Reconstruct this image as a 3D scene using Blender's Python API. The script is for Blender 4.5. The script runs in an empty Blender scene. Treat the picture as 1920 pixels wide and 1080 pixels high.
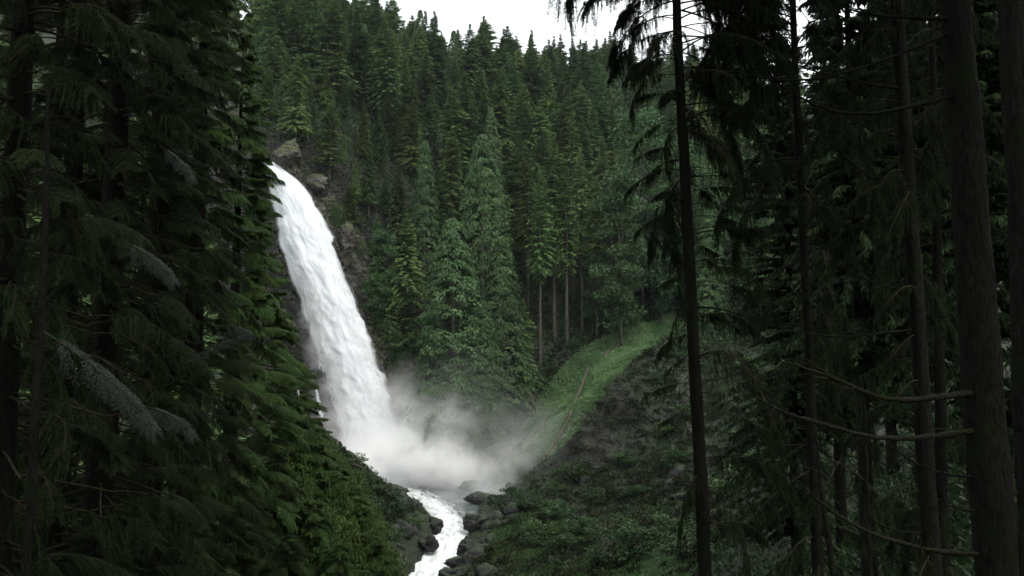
import bpy, math, random
import numpy as np
from mathutils import Vector, Matrix, Quaternion

random.seed(7)
RNG = np.random.default_rng(7)
rad = math.radians

# ------------------------------------------------------------------ camera, sky, sun, exposure
SC = bpy.context.scene
COL = SC.collection
PITCH = rad(6.0)
FPX = 1663.0                                     # focal length in photo pixels (1920 wide)
cam_data = bpy.data.cameras.new('camera')
cam_data.sensor_width = 36.0
cam_data.lens = 36.0 * FPX / 1920.0
cam_data.clip_start = 0.1
cam_data.clip_end = 3000.0
cam = bpy.data.objects.new('camera', cam_data)
COL.objects.link(cam)
cam.location = (0, 0, 0)
cam.rotation_euler = (rad(90) + PITCH, 0, 0)
SC.camera = cam

SUN_EL, SUN_AZ = rad(56), rad(135)               # behind and right of the viewer, veiled by cloud
world = bpy.data.worlds.new('World')
SC.world = world
world.use_nodes = True
wn = world.node_tree
wn.nodes.clear()
w_out = wn.nodes.new('ShaderNodeOutputWorld')
w_bg = wn.nodes.new('ShaderNodeBackground')
w_sky = wn.nodes.new('ShaderNodeTexSky')
w_sky.sky_type = 'NISHITA'
w_sky.sun_disc = False
w_sky.sun_elevation = SUN_EL
w_sky.sun_rotation = SUN_AZ
w_sky.dust_density = 6.0
w_mix = wn.nodes.new('ShaderNodeMixRGB')
w_mix.inputs['Fac'].default_value = 0.88         # closed cloud cover over the clear sky
w_mix.inputs['Color2'].default_value = (9.6, 10.0, 10.1, 1)
wn.links.new(w_sky.outputs['Color'], w_mix.inputs['Color1'])
wn.links.new(w_mix.outputs['Color'], w_bg.inputs['Color'])
w_bg.inputs['Strength'].default_value = 0.1
wn.links.new(w_bg.outputs['Background'], w_out.inputs['Surface'])

sun_data = bpy.data.lights.new('sun', 'SUN')
sun_data.energy = 1.5
sun_data.angle = rad(35)
sun_data.color = (1.0, 0.97, 0.92)
sun = bpy.data.objects.new('sun', sun_data)
COL.objects.link(sun)
_sd = Vector((math.sin(SUN_AZ) * math.cos(SUN_EL), math.cos(SUN_AZ) * math.cos(SUN_EL), math.sin(SUN_EL)))
sun.rotation_euler = _sd.to_track_quat('Z', 'Y').to_euler()
sun.location = _sd * 300

SC.view_settings.view_transform = 'Standard'
SC.view_settings.look = 'None'
SC.view_settings.exposure = 0.85
SC.view_settings.gamma = 1.0
SC.view_settings.use_curve_mapping = False
SC.render.engine = 'CYCLES'
cy = SC.cycles
cy.use_denoising = True
cy.max_bounces = 26
cy.diffuse_bounces = 3
cy.glossy_bounces = 2
cy.transmission_bounces = 2
cy.volume_bounces = 24
cy.transparent_max_bounces = 24
cy.sample_clamp_indirect = 4.0

# ------------------------------------------------------------------ pixel helpers
_c, _s = math.cos(PITCH), math.sin(PITCH)
def ray(px, py):
    a, b = (px - 960.0) / FPX, (540.0 - py) / FPX
    return np.array((a, _c - b * _s, _s + b * _c))
def at(px, py, Y):
    d = ray(px, py)
    return d * (Y / d[1])
def project(x, y, z):
    dep = y * _c + z * _s
    return 960 + FPX * x / dep, 540 - FPX * (-y * _s + z * _c) / dep

# ------------------------------------------------------------------ noise
def _hash(ix, iy, iz, seed):
    n = (ix.astype(np.int64) * 374761393 + iy.astype(np.int64) * 668265263 + iz.astype(np.int64) * 2147483647 + seed * 1274126177) & 0xFFFFFFFF
    n = ((n ^ (n >> 13)) * 1274126177) & 0xFFFFFFFF
    n = n ^ (n >> 16)
    return (n & 0xFFFF) / 65535.0
def vnoise(P, seed=0):
    P = np.asarray(P, float)
    i = np.floor(P).astype(np.int64)
    f = P - i
    u = f * f * (3 - 2 * f)
    r = 0
    for dx in (0, 1):
        for dy in (0, 1):
            for dz in (0, 1):
                w = (u[..., 0] if dx else 1 - u[..., 0]) * (u[..., 1] if dy else 1 - u[..., 1]) * (u[..., 2] if dz else 1 - u[..., 2])
                r = r + w * _hash(i[..., 0] + dx, i[..., 1] + dy, i[..., 2] + dz, seed)
    return r * 2 - 1
def fbm(P, oct=4, seed=0, gain=0.5):
    r, a, P = 0, 1.0, np.asarray(P, float)
    for k in range(oct):
        r = r + a * vnoise(P, seed + k * 17)
        P = P * 2.03 + 11.3
        a *= gain
    return r

# ------------------------------------------------------------------ mesh + object helpers
def make_mesh(name, verts, faces, mats=(), tint=None, mat_index=None, smooth=False):
    """verts (N,3); faces = array (M,4) or (M,3), or a list of such arrays"""
    me = bpy.data.meshes.new(name)
    verts = np.ascontiguousarray(verts, np.float32)
    fl = [np.asarray(f, np.int32) for f in (faces if isinstance(faces, list) else [faces]) if len(f)]
    loops = np.concatenate([f.ravel() for f in fl])
    counts = np.concatenate([np.full(len(f), f.shape[1], np.int32) for f in fl])
    starts = np.concatenate([[0], np.cumsum(counts)[:-1]]).astype(np.int32)
    me.vertices.add(len(verts))
    me.vertices.foreach_set('co', verts.ravel())
    me.loops.add(len(loops))
    me.loops.foreach_set('vertex_index', loops)
    me.polygons.add(len(counts))
    me.polygons.foreach_set('loop_start', starts)
    me.polygons.foreach_set('loop_total', counts)
    if mat_index is not None:
        me.polygons.foreach_set('material_index', np.asarray(mat_index, np.int32))
    if smooth:
        me.polygons.foreach_set('use_smooth', np.ones(len(counts), bool))
    for m in mats:
        me.materials.append(m)
    if tint is not None:
        at_ = me.attributes.new('tint', 'FLOAT', 'POINT')
        at_.data.foreach_set('value', np.asarray(tint, np.float32))
    me.update(calc_edges=True)
    return me
def link(name, mesh, parent=None, loc=None, matrix=None):
    o = bpy.data.objects.new(name, mesh)
    COL.objects.link(o)
    if parent is not None:
        o.parent = parent
    if matrix is not None:
        o.matrix_local = matrix
    elif loc is not None:
        o.location = loc
    return o
def tag(o, label=None, cat=None, group=None, kind=None):
    if label: o['label'] = label
    if cat: o['category'] = cat
    if group: o['group'] = group
    if kind: o['kind'] = kind
    return o
def thing(name, label, cat, loc, group=None, rot=(0, 0, 0), scale=(1, 1, 1)):
    e = link(name, None)
    e.location = loc
    e.rotation_euler = rot
    e.scale = scale
    e.empty_display_size = 0.2
    return tag(e, label, cat, group)

def nth(k):
    return {1: 'first', 2: 'second', 3: 'third'}.get(k, None) or str(k) + 'th'
def number_labels(made):
    # things that would share a label are told apart by their order from the left
    by = {}
    for lab, px, o in made: by.setdefault(lab, []).append((px, o))
    for lab, L in by.items():
        if len(L) < 2: continue
        L.sort(key=lambda q: q[0])
        for k, (px, o) in enumerate(L):
            o['label'] = lab + (', leftmost' if k == 0 else ', rightmost' if k == len(L) - 1 else ', %s from left' % nth(k + 1))
def nrm(v):
    return v / np.maximum(np.linalg.norm(v, axis=-1, keepdims=True), 1e-9)
def kites(P, D, N, l, w, belly=0.45):
    """leaf-shaped quads: base points, directions, approximate normals"""
    D = nrm(D)
    S = nrm(np.cross(D, N))
    l = np.broadcast_to(np.asarray(l, float).reshape(-1, 1), (len(P), 1))
    w = np.broadcast_to(np.asarray(w, float).reshape(-1, 1), (len(P), 1))
    V = np.stack([P, P + D * l * belly + S * w * .5, P + D * l, P + D * l * belly - S * w * .5], 1).reshape(-1, 3)
    F = np.arange(len(P) * 4, dtype=np.int32).reshape(-1, 4)
    return V, F
def tube(path, radii, sides=7, cap=True):
    path = np.asarray(path, float)
    n = len(path)
    radii = np.broadcast_to(np.asarray(radii, float), (n,))
    T = nrm(np.gradient(path, axis=0))
    ref = np.array((0.31, 0.17, 0.93)) if abs(T[:, 2]).mean() < .8 else np.array((0.95, 0.3, 0.05))
    A = nrm(np.cross(T, np.broadcast_to(ref, T.shape)))
    B = np.cross(T, A)
    th = np.arange(sides) * 2 * np.pi / sides
    V = path[:, None] + radii[:, None, None] * (np.cos(th)[None, :, None] * A[:, None] + np.sin(th)[None, :, None] * B[:, None])
    V = V.reshape(-1, 3)
    i = np.arange(n - 1)[:, None] * sides
    j = np.arange(sides)[None]
    F = np.stack([i + j, i + (j + 1) % sides, i + sides + (j + 1) % sides, i + sides + j], -1).reshape(-1, 4)
    faces = [F]
    if cap:
        V = np.vstack([V, path[:1], path[-1:]])
        k = len(V)
        jj = np.arange(sides)
        faces.append(np.stack([np.full(sides, k - 2), (jj + 1) % sides, jj], -1))
        b = (n - 1) * sides
        faces.append(np.stack([np.full(sides, k - 1), b + jj, b + (jj + 1) % sides], -1))
    return V, faces
def join(parts):
    """[(V, faces(list or arr), matidx, tint)] -> V, quads, tris, mat, tint"""
    Vs, Q, T, mq, mt, ti, off = [], [], [], [], [], [], 0
    for V, fs, m, t in parts:
        for f in (fs if isinstance(fs, list) else [fs]):
            if f.shape[1] == 4:
                Q.append(f + off); mq.append(np.full(len(f), m))
            else:
                T.append(f + off); mt.append(np.full(len(f), m))
        Vs.append(V)
        ti.append(np.broadcast_to(np.asarray(t, float), (len(V),)))
        off += len(V)
    faces = ([np.concatenate(Q)] if Q else []) + ([np.concatenate(T)] if T else [])
    mi = np.concatenate(mq + mt)
    return np.concatenate(Vs), faces, mi, np.concatenate(ti)
def rand_perp(n, rng, up=1.0, spread=0.6):
    N = rng.normal(0, spread, (n, 3))
    N[:, 2] += up
    return nrm(N)

# ------------------------------------------------------------------ materials
def new_mat(name):
    m = bpy.data.materials.new(name)
    m.use_nodes = True
    m.node_tree.nodes.clear()
    return m, m.node_tree.nodes, m.node_tree.links
def N_(nodes, typ, **kw):
    n = nodes.new(typ)
    for k, v in kw.items():
        if k in n.inputs.keys() if isinstance(k, str) and hasattr(n, 'inputs') else False:
            n.inputs[k].default_value = v
        else:
            setattr(n, k, v)
    return n
def ramp(nodes, stops):
    r = nodes.new('ShaderNodeValToRGB')
    e = r.color_ramp.elements
    while len(e) > 1:
        e.remove(e[-1])
    e[0].position = stops[0][0]; e[0].color = (*stops[0][1], 1)
    for p, c in stops[1:]:
        x = e.new(p); x.color = (*c, 1)
    return r
def foliage_mat(name, dark, mid, light, trans=0.22, rough=0.5, spec=0.25, objvar=0.5):
    m, n, l = new_mat(name)
    out = n.new('ShaderNodeOutputMaterial')
    a = n.new('ShaderNodeAttribute'); a.attribute_name = 'tint'
    r = ramp(n, [(0.0, dark), (0.55, mid), (1.0, light)])
    l.new(a.outputs['Fac'], r.inputs['Fac'])
    oi = n.new('ShaderNodeObjectInfo')
    hs = n.new('ShaderNodeHueSaturation')
    mr = n.new('ShaderNodeMapRange')
    mr.inputs['To Min'].default_value = 1 - objvar * .55; mr.inputs['To Max'].default_value = 1 + objvar * .6
    l.new(oi.outputs['Random'], mr.inputs['Value'])
    l.new(mr.outputs['Result'], hs.inputs['Value'])
    m2 = n.new('ShaderNodeMath'); m2.operation = 'MULTIPLY'; m2.inputs[1].default_value = 7.31
    fr = n.new('ShaderNodeMath'); fr.operation = 'FRACT'
    l.new(oi.outputs['Random'], m2.inputs[0]); l.new(m2.outputs[0], fr.inputs[0])
    mh = n.new('ShaderNodeMapRange')
    mh.inputs['To Min'].default_value = .5 - .032 * objvar; mh.inputs['To Max'].default_value = .5 + .045 * objvar
    l.new(fr.outputs[0], mh.inputs['Value']); l.new(mh.outputs['Result'], hs.inputs['Hue'])
    l.new(r.outputs['Color'], hs.inputs['Color'])
    b = n.new('ShaderNodeBsdfPrincipled')
    b.inputs['Roughness'].default_value = rough
    b.inputs['Specular IOR Level'].default_value = spec
    l.new(hs.outputs['Color'], b.inputs['Base Color'])
    t = n.new('ShaderNodeBsdfTranslucent')
    l.new(hs.outputs['Color'], t.inputs['Color'])
    mx = n.new('ShaderNodeMixShader'); mx.inputs['Fac'].default_value = trans
    l.new(b.outputs[0], mx.inputs[1]); l.new(t.outputs[0], mx.inputs[2])
    l.new(mx.outputs[0], out.inputs['Surface'])
    return m
def bark_mat(name, c1, c2, moss=(0.035, 0.05, 0.012), mossy=0.3, stretch=(6, 6, 0.9), scale=1.0, bump=0.6):
    m, n, l = new_mat(name)
    out = n.new('ShaderNodeOutputMaterial')
    tc = n.new('ShaderNodeTexCoord')
    mp = n.new('ShaderNodeMapping'); mp.inputs['Scale'].default_value = tuple(scale * s for s in stretch)
    l.new(tc.outputs['Object'], mp.inputs['Vector'])
    no = n.new('ShaderNodeTexNoise'); no.inputs['Scale'].default_value = 3.0; no.inputs['Detail'].default_value = 6
    l.new(mp.outputs[0], no.inputs['Vector'])
    r = ramp(n, [(0.32, c1), (0.68, c2)])
    l.new(no.outputs['Fac'], r.inputs['Fac'])
    n2 = n.new('ShaderNodeTexNoise'); n2.inputs['Scale'].default_value = 1.6; n2.inputs['Detail'].default_value = 5
    l.new(tc.outputs['Object'], n2.inputs['Vector'])
    mr = n.new('ShaderNodeMapRange'); mr.inputs['From Min'].default_value = .62 - mossy * .3; mr.inputs['From Max'].default_value = .72 - mossy * .2
    l.new(n2.outputs['Fac'], mr.inputs['Value'])
    mx = n.new('ShaderNodeMixRGB'); mx.inputs['Color2'].default_value = (*moss, 1)
    l.new(mr.outputs['Result'], mx.inputs['Fac']); l.new(r.outputs['Color'], mx.inputs['Color1'])
    b = n.new('ShaderNodeBsdfPrincipled'); b.inputs['Roughness'].default_value = .9; b.inputs['Specular IOR Level'].default_value = .06
    l.new(mx.outputs[0], b.inputs['Base Color'])
    bp = n.new('ShaderNodeBump'); bp.inputs['Strength'].default_value = bump; bp.inputs['Distance'].default_value = .04
    l.new(no.outputs['Fac'], bp.inputs['Height']); l.new(bp.outputs[0], b.inputs['Normal'])
    l.new(b.outputs[0], out.inputs['Surface'])
    return m
def ground_mat(name, soil1, soil2, rock1, rock2, moss1, moss2, moss_from=0.35, moss_to=0.75, scale=1.0, spec=.25):
    """rock where steep, moss / plants where level"""
    m, n, l = new_mat(name)
    out = n.new('ShaderNodeOutputMaterial')
    tc = n.new('ShaderNodeTexCoord')
    geo = n.new('ShaderNodeNewGeometry')
    sx = n.new('ShaderNodeSeparateXYZ'); l.new(geo.outputs['Normal'], sx.inputs[0])
    n1 = n.new('ShaderNodeTexNoise'); n1.inputs['Scale'].default_value = .55 * scale; n1.inputs['Detail'].default_value = 9; n1.inputs['Roughness'].default_value = .65
    l.new(tc.outputs['Object'], n1.inputs['Vector'])
    mp = n.new('ShaderNodeMapping'); mp.inputs['Scale'].default_value = (1, 1, 2.6); mp.inputs['Rotation'].default_value = (.35, .25, 0)
    l.new(tc.outputs['Object'], mp.inputs['Vector'])
    vo = n.new('ShaderNodeTexVoronoi'); vo.feature = 'F1'; vo.inputs['Scale'].default_value = .42 * scale
    nd = n.new('ShaderNodeTexNoise'); nd.inputs['Scale'].default_value = .7 * scale; nd.inputs['Detail'].default_value = 5
    l.new(tc.outputs['Object'], nd.inputs['Vector'])
    vm = n.new('ShaderNodeVectorMath'); vm.operation = 'MULTIPLY_ADD'; vm.inputs[1].default_value = (1.6, 1.6, 1.6)
    l.new(nd.outputs['Color'], vm.inputs[0]); l.new(mp.outputs[0], vm.inputs[2])
    l.new(vm.outputs[0], vo.inputs['Vector'])
    rr = ramp(n, [(0.28, rock1), (0.5, soil1), (0.72, rock2)])
    l.new(n1.outputs['Fac'], rr.inputs['Fac'])
    n2 = n.new('ShaderNodeTexNoise'); n2.inputs['Scale'].default_value = 1.7 * scale; n2.inputs['Detail'].default_value = 7
    l.new(tc.outputs['Object'], n2.inputs['Vector'])
    rm = ramp(n, [(0.3, moss1), (0.5, soil2), (0.68, moss2)])
    l.new(n2.outputs['Fac'], rm.inputs['Fac'])
    add = n.new('ShaderNodeMath'); add.operation = 'MULTIPLY_ADD'; add.inputs[1].default_value = .9; 
    l.new(n1.outputs['Fac'], add.inputs[0]); l.new(sx.outputs['Z'], add.inputs[2])
    mr = n.new('ShaderNodeMapRange'); mr.inputs['From Min'].default_value = moss_from + .45; mr.inputs['From Max'].default_value = moss_to + .45
    l.new(add.outputs[0], mr.inputs['Value'])
    mx = n.new('ShaderNodeMixRGB'); l.new(mr.outputs['Result'], mx.inputs['Fac'])
    l.new(rr.outputs['Color'], mx.inputs['Color1']); l.new(rm.outputs['Color'], mx.inputs['Color2'])
    b = n.new('ShaderNodeBsdfPrincipled'); b.inputs['Roughness'].default_value = .7; b.inputs['Specular IOR Level'].default_value = spec
    l.new(mx.outputs[0], b.inputs['Base Color'])
    ma = n.new('ShaderNodeMath'); ma.operation = 'MULTIPLY_ADD'; ma.inputs[1].default_value = .8
    l.new(vo.outputs['Distance'], ma.inputs[0]); l.new(n2.outputs['Fac'], ma.inputs[2])
    bp = n.new('ShaderNodeBump'); bp.inputs['Strength'].default_value = .9; bp.inputs['Distance'].default_value = .7 / scale
    l.new(ma.outputs[0], bp.inputs['Height']); l.new(bp.outputs[0], b.inputs['Normal'])
    l.new(b.outputs[0], out.inputs['Surface'])
    return m

M = {}
M['fir'] = foliage_mat('fir_needles', (.030, .057, .023), (.075, .124, .046), (.150, .208, .074), objvar=.6, spec=.08)
M['hemlock'] = foliage_mat('hemlock_needles', (.034, .061, .021), (.085, .136, .044), (.165, .222, .066), objvar=.6, spec=.08)
M['cedar'] = foliage_mat('cedar_sprays', (.022, .046, .018), (.056, .102, .040), (.120, .185, .072), objvar=.3, spec=.08)
M['yellow'] = foliage_mat('yellow_green_needles', (.030, .050, .014), (.070, .105, .024), (.14, .18, .045), objvar=.3)
M['shaded_cedar'] = foliage_mat('near_cedar_sprays', (.013, .022, .010), (.029, .046, .018), (.068, .094, .032), trans=.3, spec=.06, objvar=.5)  # part of the wood's shade is put into this low colour
M['lit_cedar'] = foliage_mat('valley_lit_cedar_sprays', (.026, .052, .017), (.068, .120, .034), (.150, .222, .068), trans=.38, spec=.1, objvar=.4)  # yellow-green brightened to carry the rim light from the valley
M['sheen_cedar'] = foliage_mat('sky_sheen_cedar_sprays', (.010, .020, .013), (.022, .042, .029), (.050, .080, .058), trans=.25, spec=.4, objvar=.2)  # reflected sky put into the bluish colour
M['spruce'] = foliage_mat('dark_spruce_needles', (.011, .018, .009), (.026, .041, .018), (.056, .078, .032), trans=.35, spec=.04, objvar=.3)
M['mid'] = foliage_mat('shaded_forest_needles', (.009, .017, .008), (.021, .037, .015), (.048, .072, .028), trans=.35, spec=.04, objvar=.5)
M['leaf'] = foliage_mat('broad_leaves', (.028, .062, .024), (.060, .120, .045), (.13, .20, .075), trans=.35, objvar=.3)
M['shrub'] = foliage_mat('shrub_leaves', (.014, .030, .011), (.032, .066, .021), (.075, .12, .036), trans=.3, objvar=.5)
M['grass'] = foliage_mat('slope_plants', (.058, .115, .046), (.108, .195, .076), (.175, .27, .118), trans=.3, objvar=0)
M['cover'] = foliage_mat('bank_plants', (.010, .018, .008), (.022, .040, .015), (.045, .078, .028), trans=.25, objvar=0)
M['brush'] = foliage_mat('bank_brush_leaves', (.008, .010, .006), (.020, .025, .012), (.046, .056, .025), trans=.25, spec=.06, objvar=0)
M['moss'] = foliage_mat('bank_moss', (.018, .036, .012), (.038, .074, .024), (.075, .125, .042), trans=.25, spec=.06, objvar=0)
M['under'] = foliage_mat('forest_undergrowth', (.010, .022, .008), (.024, .048, .016), (.050, .085, .026), trans=.25, objvar=0)
M['yellowbush'] = foliage_mat('yellow_green_bush_leaves', (.030, .056, .016), (.076, .128, .033), (.165, .238, .065), trans=.4, objvar=.3)
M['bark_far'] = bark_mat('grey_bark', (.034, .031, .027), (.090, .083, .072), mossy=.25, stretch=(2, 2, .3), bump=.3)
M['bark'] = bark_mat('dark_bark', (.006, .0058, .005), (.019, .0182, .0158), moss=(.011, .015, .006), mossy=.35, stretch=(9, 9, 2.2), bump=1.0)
M['bark_moss'] = bark_mat('mossy_branch', (.008, .007, .006), (.046, .043, .038), moss=(.020, .023, .005), mossy=.6, stretch=(8, 8, 8), scale=1.6, bump=1.0)
M['twig'] = bark_mat('twig_bark', (.020, .016, .012), (.050, .042, .032), mossy=.2, stretch=(6, 6, 6))
M['dead'] = bark_mat('bleached_log', (.032, .027, .021), (.095, .085, .070), mossy=.05, stretch=(4, 4, 1))
M['rock'] = ground_mat('cliff_rock', (.055, .048, .040), (.040, .050, .022), (.024, .022, .021), (.17, .16, .148), (.020, .034, .011), (.075, .080, .020), .26, .58)
M['wet_rock'] = ground_mat('wet_rock', (.011, .011, .0105), (.016, .024, .011), (.006, .006, .006), (.028, .028, .027), (.014, .026, .010), (.034, .056, .018), .50, .85, scale=1.6, spec=.3)
M['terrain'] = ground_mat('forest_floor', (.010, .009, .0075), (.014, .018, .009), (.006, .006, .006), (.021, .020, .0185), (.012, .022, .008), (.028, .046, .014), .44, .80)

# ------------------------------------------------------------------ terrain surface
CTRL = []
def cp(*rows):
    for px, py, Y in rows: CTRL.append(tuple(at(px, py, Y)))
def cx(*pts): CTRL.extend(pts)
# ridge
cp((-300, -160, 400), (0, -110, 400), (300, 0, 400), (500, 85, 400), (600, 112, 400), (700, 148, 400), (800, 192, 400), (900, 226, 400),
   (1000, 196, 400), (1100, 192, 400), (1200, 200, 400), (1400, 188, 400), (1700, 200, 400), (2000, 190, 400), (2400, 180, 400))
for X in range(-300, 301, 75): cx((X, 520, 105), (X, 640, 60))
cx((-300, 400, 190), (300, 400, 140), (-300, 300, 140), (300, 300, 95), (-200, 210, 90), (-130, 208, 72), (260, 210, 60), (170, 210, 40))
# brow of the falls cliff
cp((430, 262, 212), (480, 272, 211), (540, 276, 210), (620, 338, 210), (690, 447, 209), (720, 562, 208), (780, 648, 206), (860, 768, 202), (912, 852, 197))
# foot of the hillside forest
cp((1000, 752, 205), (1080, 658, 212), (1160, 620, 220), (1260, 588, 230), (1350, 562, 235), (1500, 525, 235), (1700, 490, 230), (1900, 460, 220), (2300, 410, 220))
# green chute
cp((930, 890, 182), (1000, 882, 176), (1080, 822, 170), (1120, 765, 175), (1160, 712, 180), (1230, 648, 195), (1100, 760, 190), (1000, 822, 190), (1180, 655, 208), (1040, 780, 186))
# dark bank below the chute crest
cp((1165, 752, 177.5), (1130, 800, 172), (1235, 690, 192), (1092, 858, 167.5), (1150, 810, 174.5), (1135, 870, 169), (1200, 850, 170), (1250, 760, 180), (1290, 700, 190), (1290, 850, 160), (1060, 900, 167), (1100, 930, 163), (1180, 960, 155), (1280, 960, 145),
   (1400, 620, 210), (1400, 750, 172), (1400, 900, 130), (1500, 700, 170), (1500, 900, 110))
# mossy mound right of the stream
cp((925, 935, 160), (990, 950, 150), (1050, 983, 142), (1150, 1000, 138), (900, 972, 143), (950, 975, 140), (1000, 1000, 132), (888, 1035, 128), (862, 1068, 124), (1000, 1070, 118), (1100, 1060, 115),
   (1200, 1080, 105), (1280, 1005, 110), (1300, 1080, 95), (1400, 1000, 85), (880, 1130, 112), (1000, 1170, 100), (1100, 1200, 92), (1300, 1200, 75))
# forest floor on the right
cp((1500, 1000, 70), (1700, 1000, 45), (1900, 1000, 32), (1600, 850, 90), (1800, 850, 60), (1920, 850, 48), (1700, 700, 130), (1900, 650, 110))
# viewer's slope
cx((0, 0, -1.7), (0, -25, 0), (15, 0, -1.5), (-10, 0, -2), (0, 8, -4), (7, 10, -4.5), (12, 13, -4.5), (0, 20, -9), (-10, 20, -9), (0, 45, -19), (0, 70, -27), (5, 90, -29), (-20, 60, -20), (-20, 30, -10),
   (-40, 30, -4), (-60, 60, -2), (-50, 100, -8), (-80, 120, 6), (-100, 30, 12), (40, 15, 3), (60, 50, 2), (60, -40, 6), (-60, -40, 6), (120, 20, 25), (150, 100, 30), (-150, 100, 40), (-250, 100, 90), (250, 100, 70),
   (-30, 85, -22), (-250, -60, 40), (250, -60, 40), (0, -60, 4))
# left bank
cp((600, 800, 152), (640, 845, 149), (700, 902, 147), (760, 945, 144), (808, 978, 143), (822, 1008, 138), (790, 1048, 129), (745, 1075, 124), (700, 985, 134), (700, 1065, 123), (600, 950, 122), (560, 800, 162), (500, 700, 178))
# stream bed
STREAM = [(-27, 197, -22.0), (-17, 181, -22.1), (-11.5, 165, -22.3), (-10, 152, -22.6), (-9.5, 143, -23.5), (-10, 134, -25.6), (-12, 126, -27.3), (-16, 112, -29.2), (-22, 95, -31)]
for x, y, z in STREAM: cx((x, y, z - 1.5))
cx((-33, 193, -22.5), (-31, 198, -23.5), (-20, 194, -23.6), (-13, 186, -23.4), (-7, 174, -23.2), (-20, 172, -23), (-24, 181, -22.6), (-16, 163, -23), (-38, 196, -18), (-52, 198, -8))
CTRL = np.array(CTRL)
_d = np.linalg.norm(CTRL[:, None, :2] - CTRL[None, :, :2], axis=-1)
_A = np.zeros((len(CTRL) + 3,) * 2)
_n = len(CTRL)
_A[:_n, :_n] = -_d + np.eye(_n) * -0.15
_A[:_n, _n:] = np.c_[np.ones(_n), CTRL[:, :2] / 100]
_A[_n:, :_n] = _A[:_n, _n:].T
_W = np.linalg.solve(_A, np.r_[CTRL[:, 2], 0, 0, 0])
def relief(x, y):
    far = np.clip((y - 205) / 60, 0, 1)
    a = .9 + 1.6 * far
    near = np.clip((np.hypot(x, y) - 12) / 40, 0, 1)
    P = np.stack([x / 9, y / 9, 0 * x + .5], -1)
    r = fbm(P, 3, 3)
    P2 = np.stack([x / 2.6, y / 2.6, 0 * x + 3.5], -1)
    bank = np.clip((x + 2) / 8, 0, 1) * np.clip((y - 100) / 15, 0, 1) * np.clip((182 + x * .25 - y) / 6, 0, 1)
    P3 = np.stack([x / 5.0, y / 5.0, 0 * x + 8.5], -1)
    ridged = .6 - np.abs(fbm(P3, 4, 19))
    return near * (a * r + .42 * fbm(P2, 3, 9) + bank * 1.5 * ridged)
_ST = np.array(STREAM)
def stream_dist(x, y):
    p = np.stack([x, y], -1)
    best = np.full(x.shape, 1e9); zz = np.zeros(x.shape)
    for a, b in zip(_ST[:-1], _ST[1:]):
        d = b[:2] - a[:2]
        t = np.clip(((p - a[:2]) @ d) / (d @ d), 0, 1)
        q = np.linalg.norm(p - (a[:2] + t[..., None] * d), axis=-1)
        m = q < best
        best = np.where(m, q, best); zz = np.where(m, a[2] + t * (b[2] - a[2]), zz)
    return best, zz
def ground_z(x, y):
    x = np.asarray(x, float); y = np.asarray(y, float)
    sh = np.broadcast(x, y).shape
    xf, yf = np.broadcast_to(x, sh).ravel(), np.broadcast_to(y, sh).ravel()
    out = np.empty(len(xf))
    for i in range(0, len(xf), 20000):
        a, b = xf[i:i + 20000], yf[i:i + 20000]
        d = np.hypot(a[:, None] - CTRL[None, :, 0], b[:, None] - CTRL[None, :, 1])
        z = -d @ _W[:_n] + _W[_n] + _W[_n + 1] * a / 100 + _W[_n + 2] * b / 100
        sd, sz = stream_dist(a, b)
        r = relief(a, b)
        z = z + r * np.clip((sd - 2.5) / 5, .15, 1)
        bedw = 3.0 + np.clip((b - 150) / 12, 0, 1) * np.clip((200 - b) / 20, 0, 1) * 2.5
        z = np.where(sd < bedw, np.minimum(z, sz - .8), z)
        out[i:i + 20000] = z
    return out.reshape(sh)
def ground_hit(px, py, y0=20.0, y1=430.0):
    d = ray(px, py)
    Y = np.arange(y0, y1, .4)
    P = d[None] * (Y / d[1])[:, None]
    g = ground_z(P[:, 0], P[:, 1])
    k = np.nonzero(P[:, 2] < g)[0]
    if not len(k): return None
    p = P[k[0]].copy(); p[2] = g[k[0]]
    return p

def spaced(edges):
    out = []
    for a, b, st in edges: out.append(np.arange(a, b, st))
    return np.concatenate(out)
gx = spaced([(-320, -120, 12), (-120, -60, 3.5), (-60, 75, .8), (75, 140, 3.5), (140, 330, 12)])
gy = spaced([(-70, 20, 3), (20, 90, 1.8), (90, 232, .8), (232, 420, 3), (420, 660, 14)])
GX, GY = np.meshgrid(gx, gy)
GZ = ground_z(GX, GY)
nx, ny = len(gx), len(gy)
_i = (np.arange(ny - 1)[:, None] * nx + np.arange(nx - 1)[None]).ravel()
GF = np.stack([_i, _i + 1, _i + 1 + nx, _i + nx], -1)
terrain = link('terrain', make_mesh('terrain', np.stack([GX, GY, GZ], -1).reshape(-1, 3), GF, [M['terrain']], smooth=True))
tag(terrain, 'wooded gorge ground of dark soil, rock and moss under the trees', kind='structure')

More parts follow.
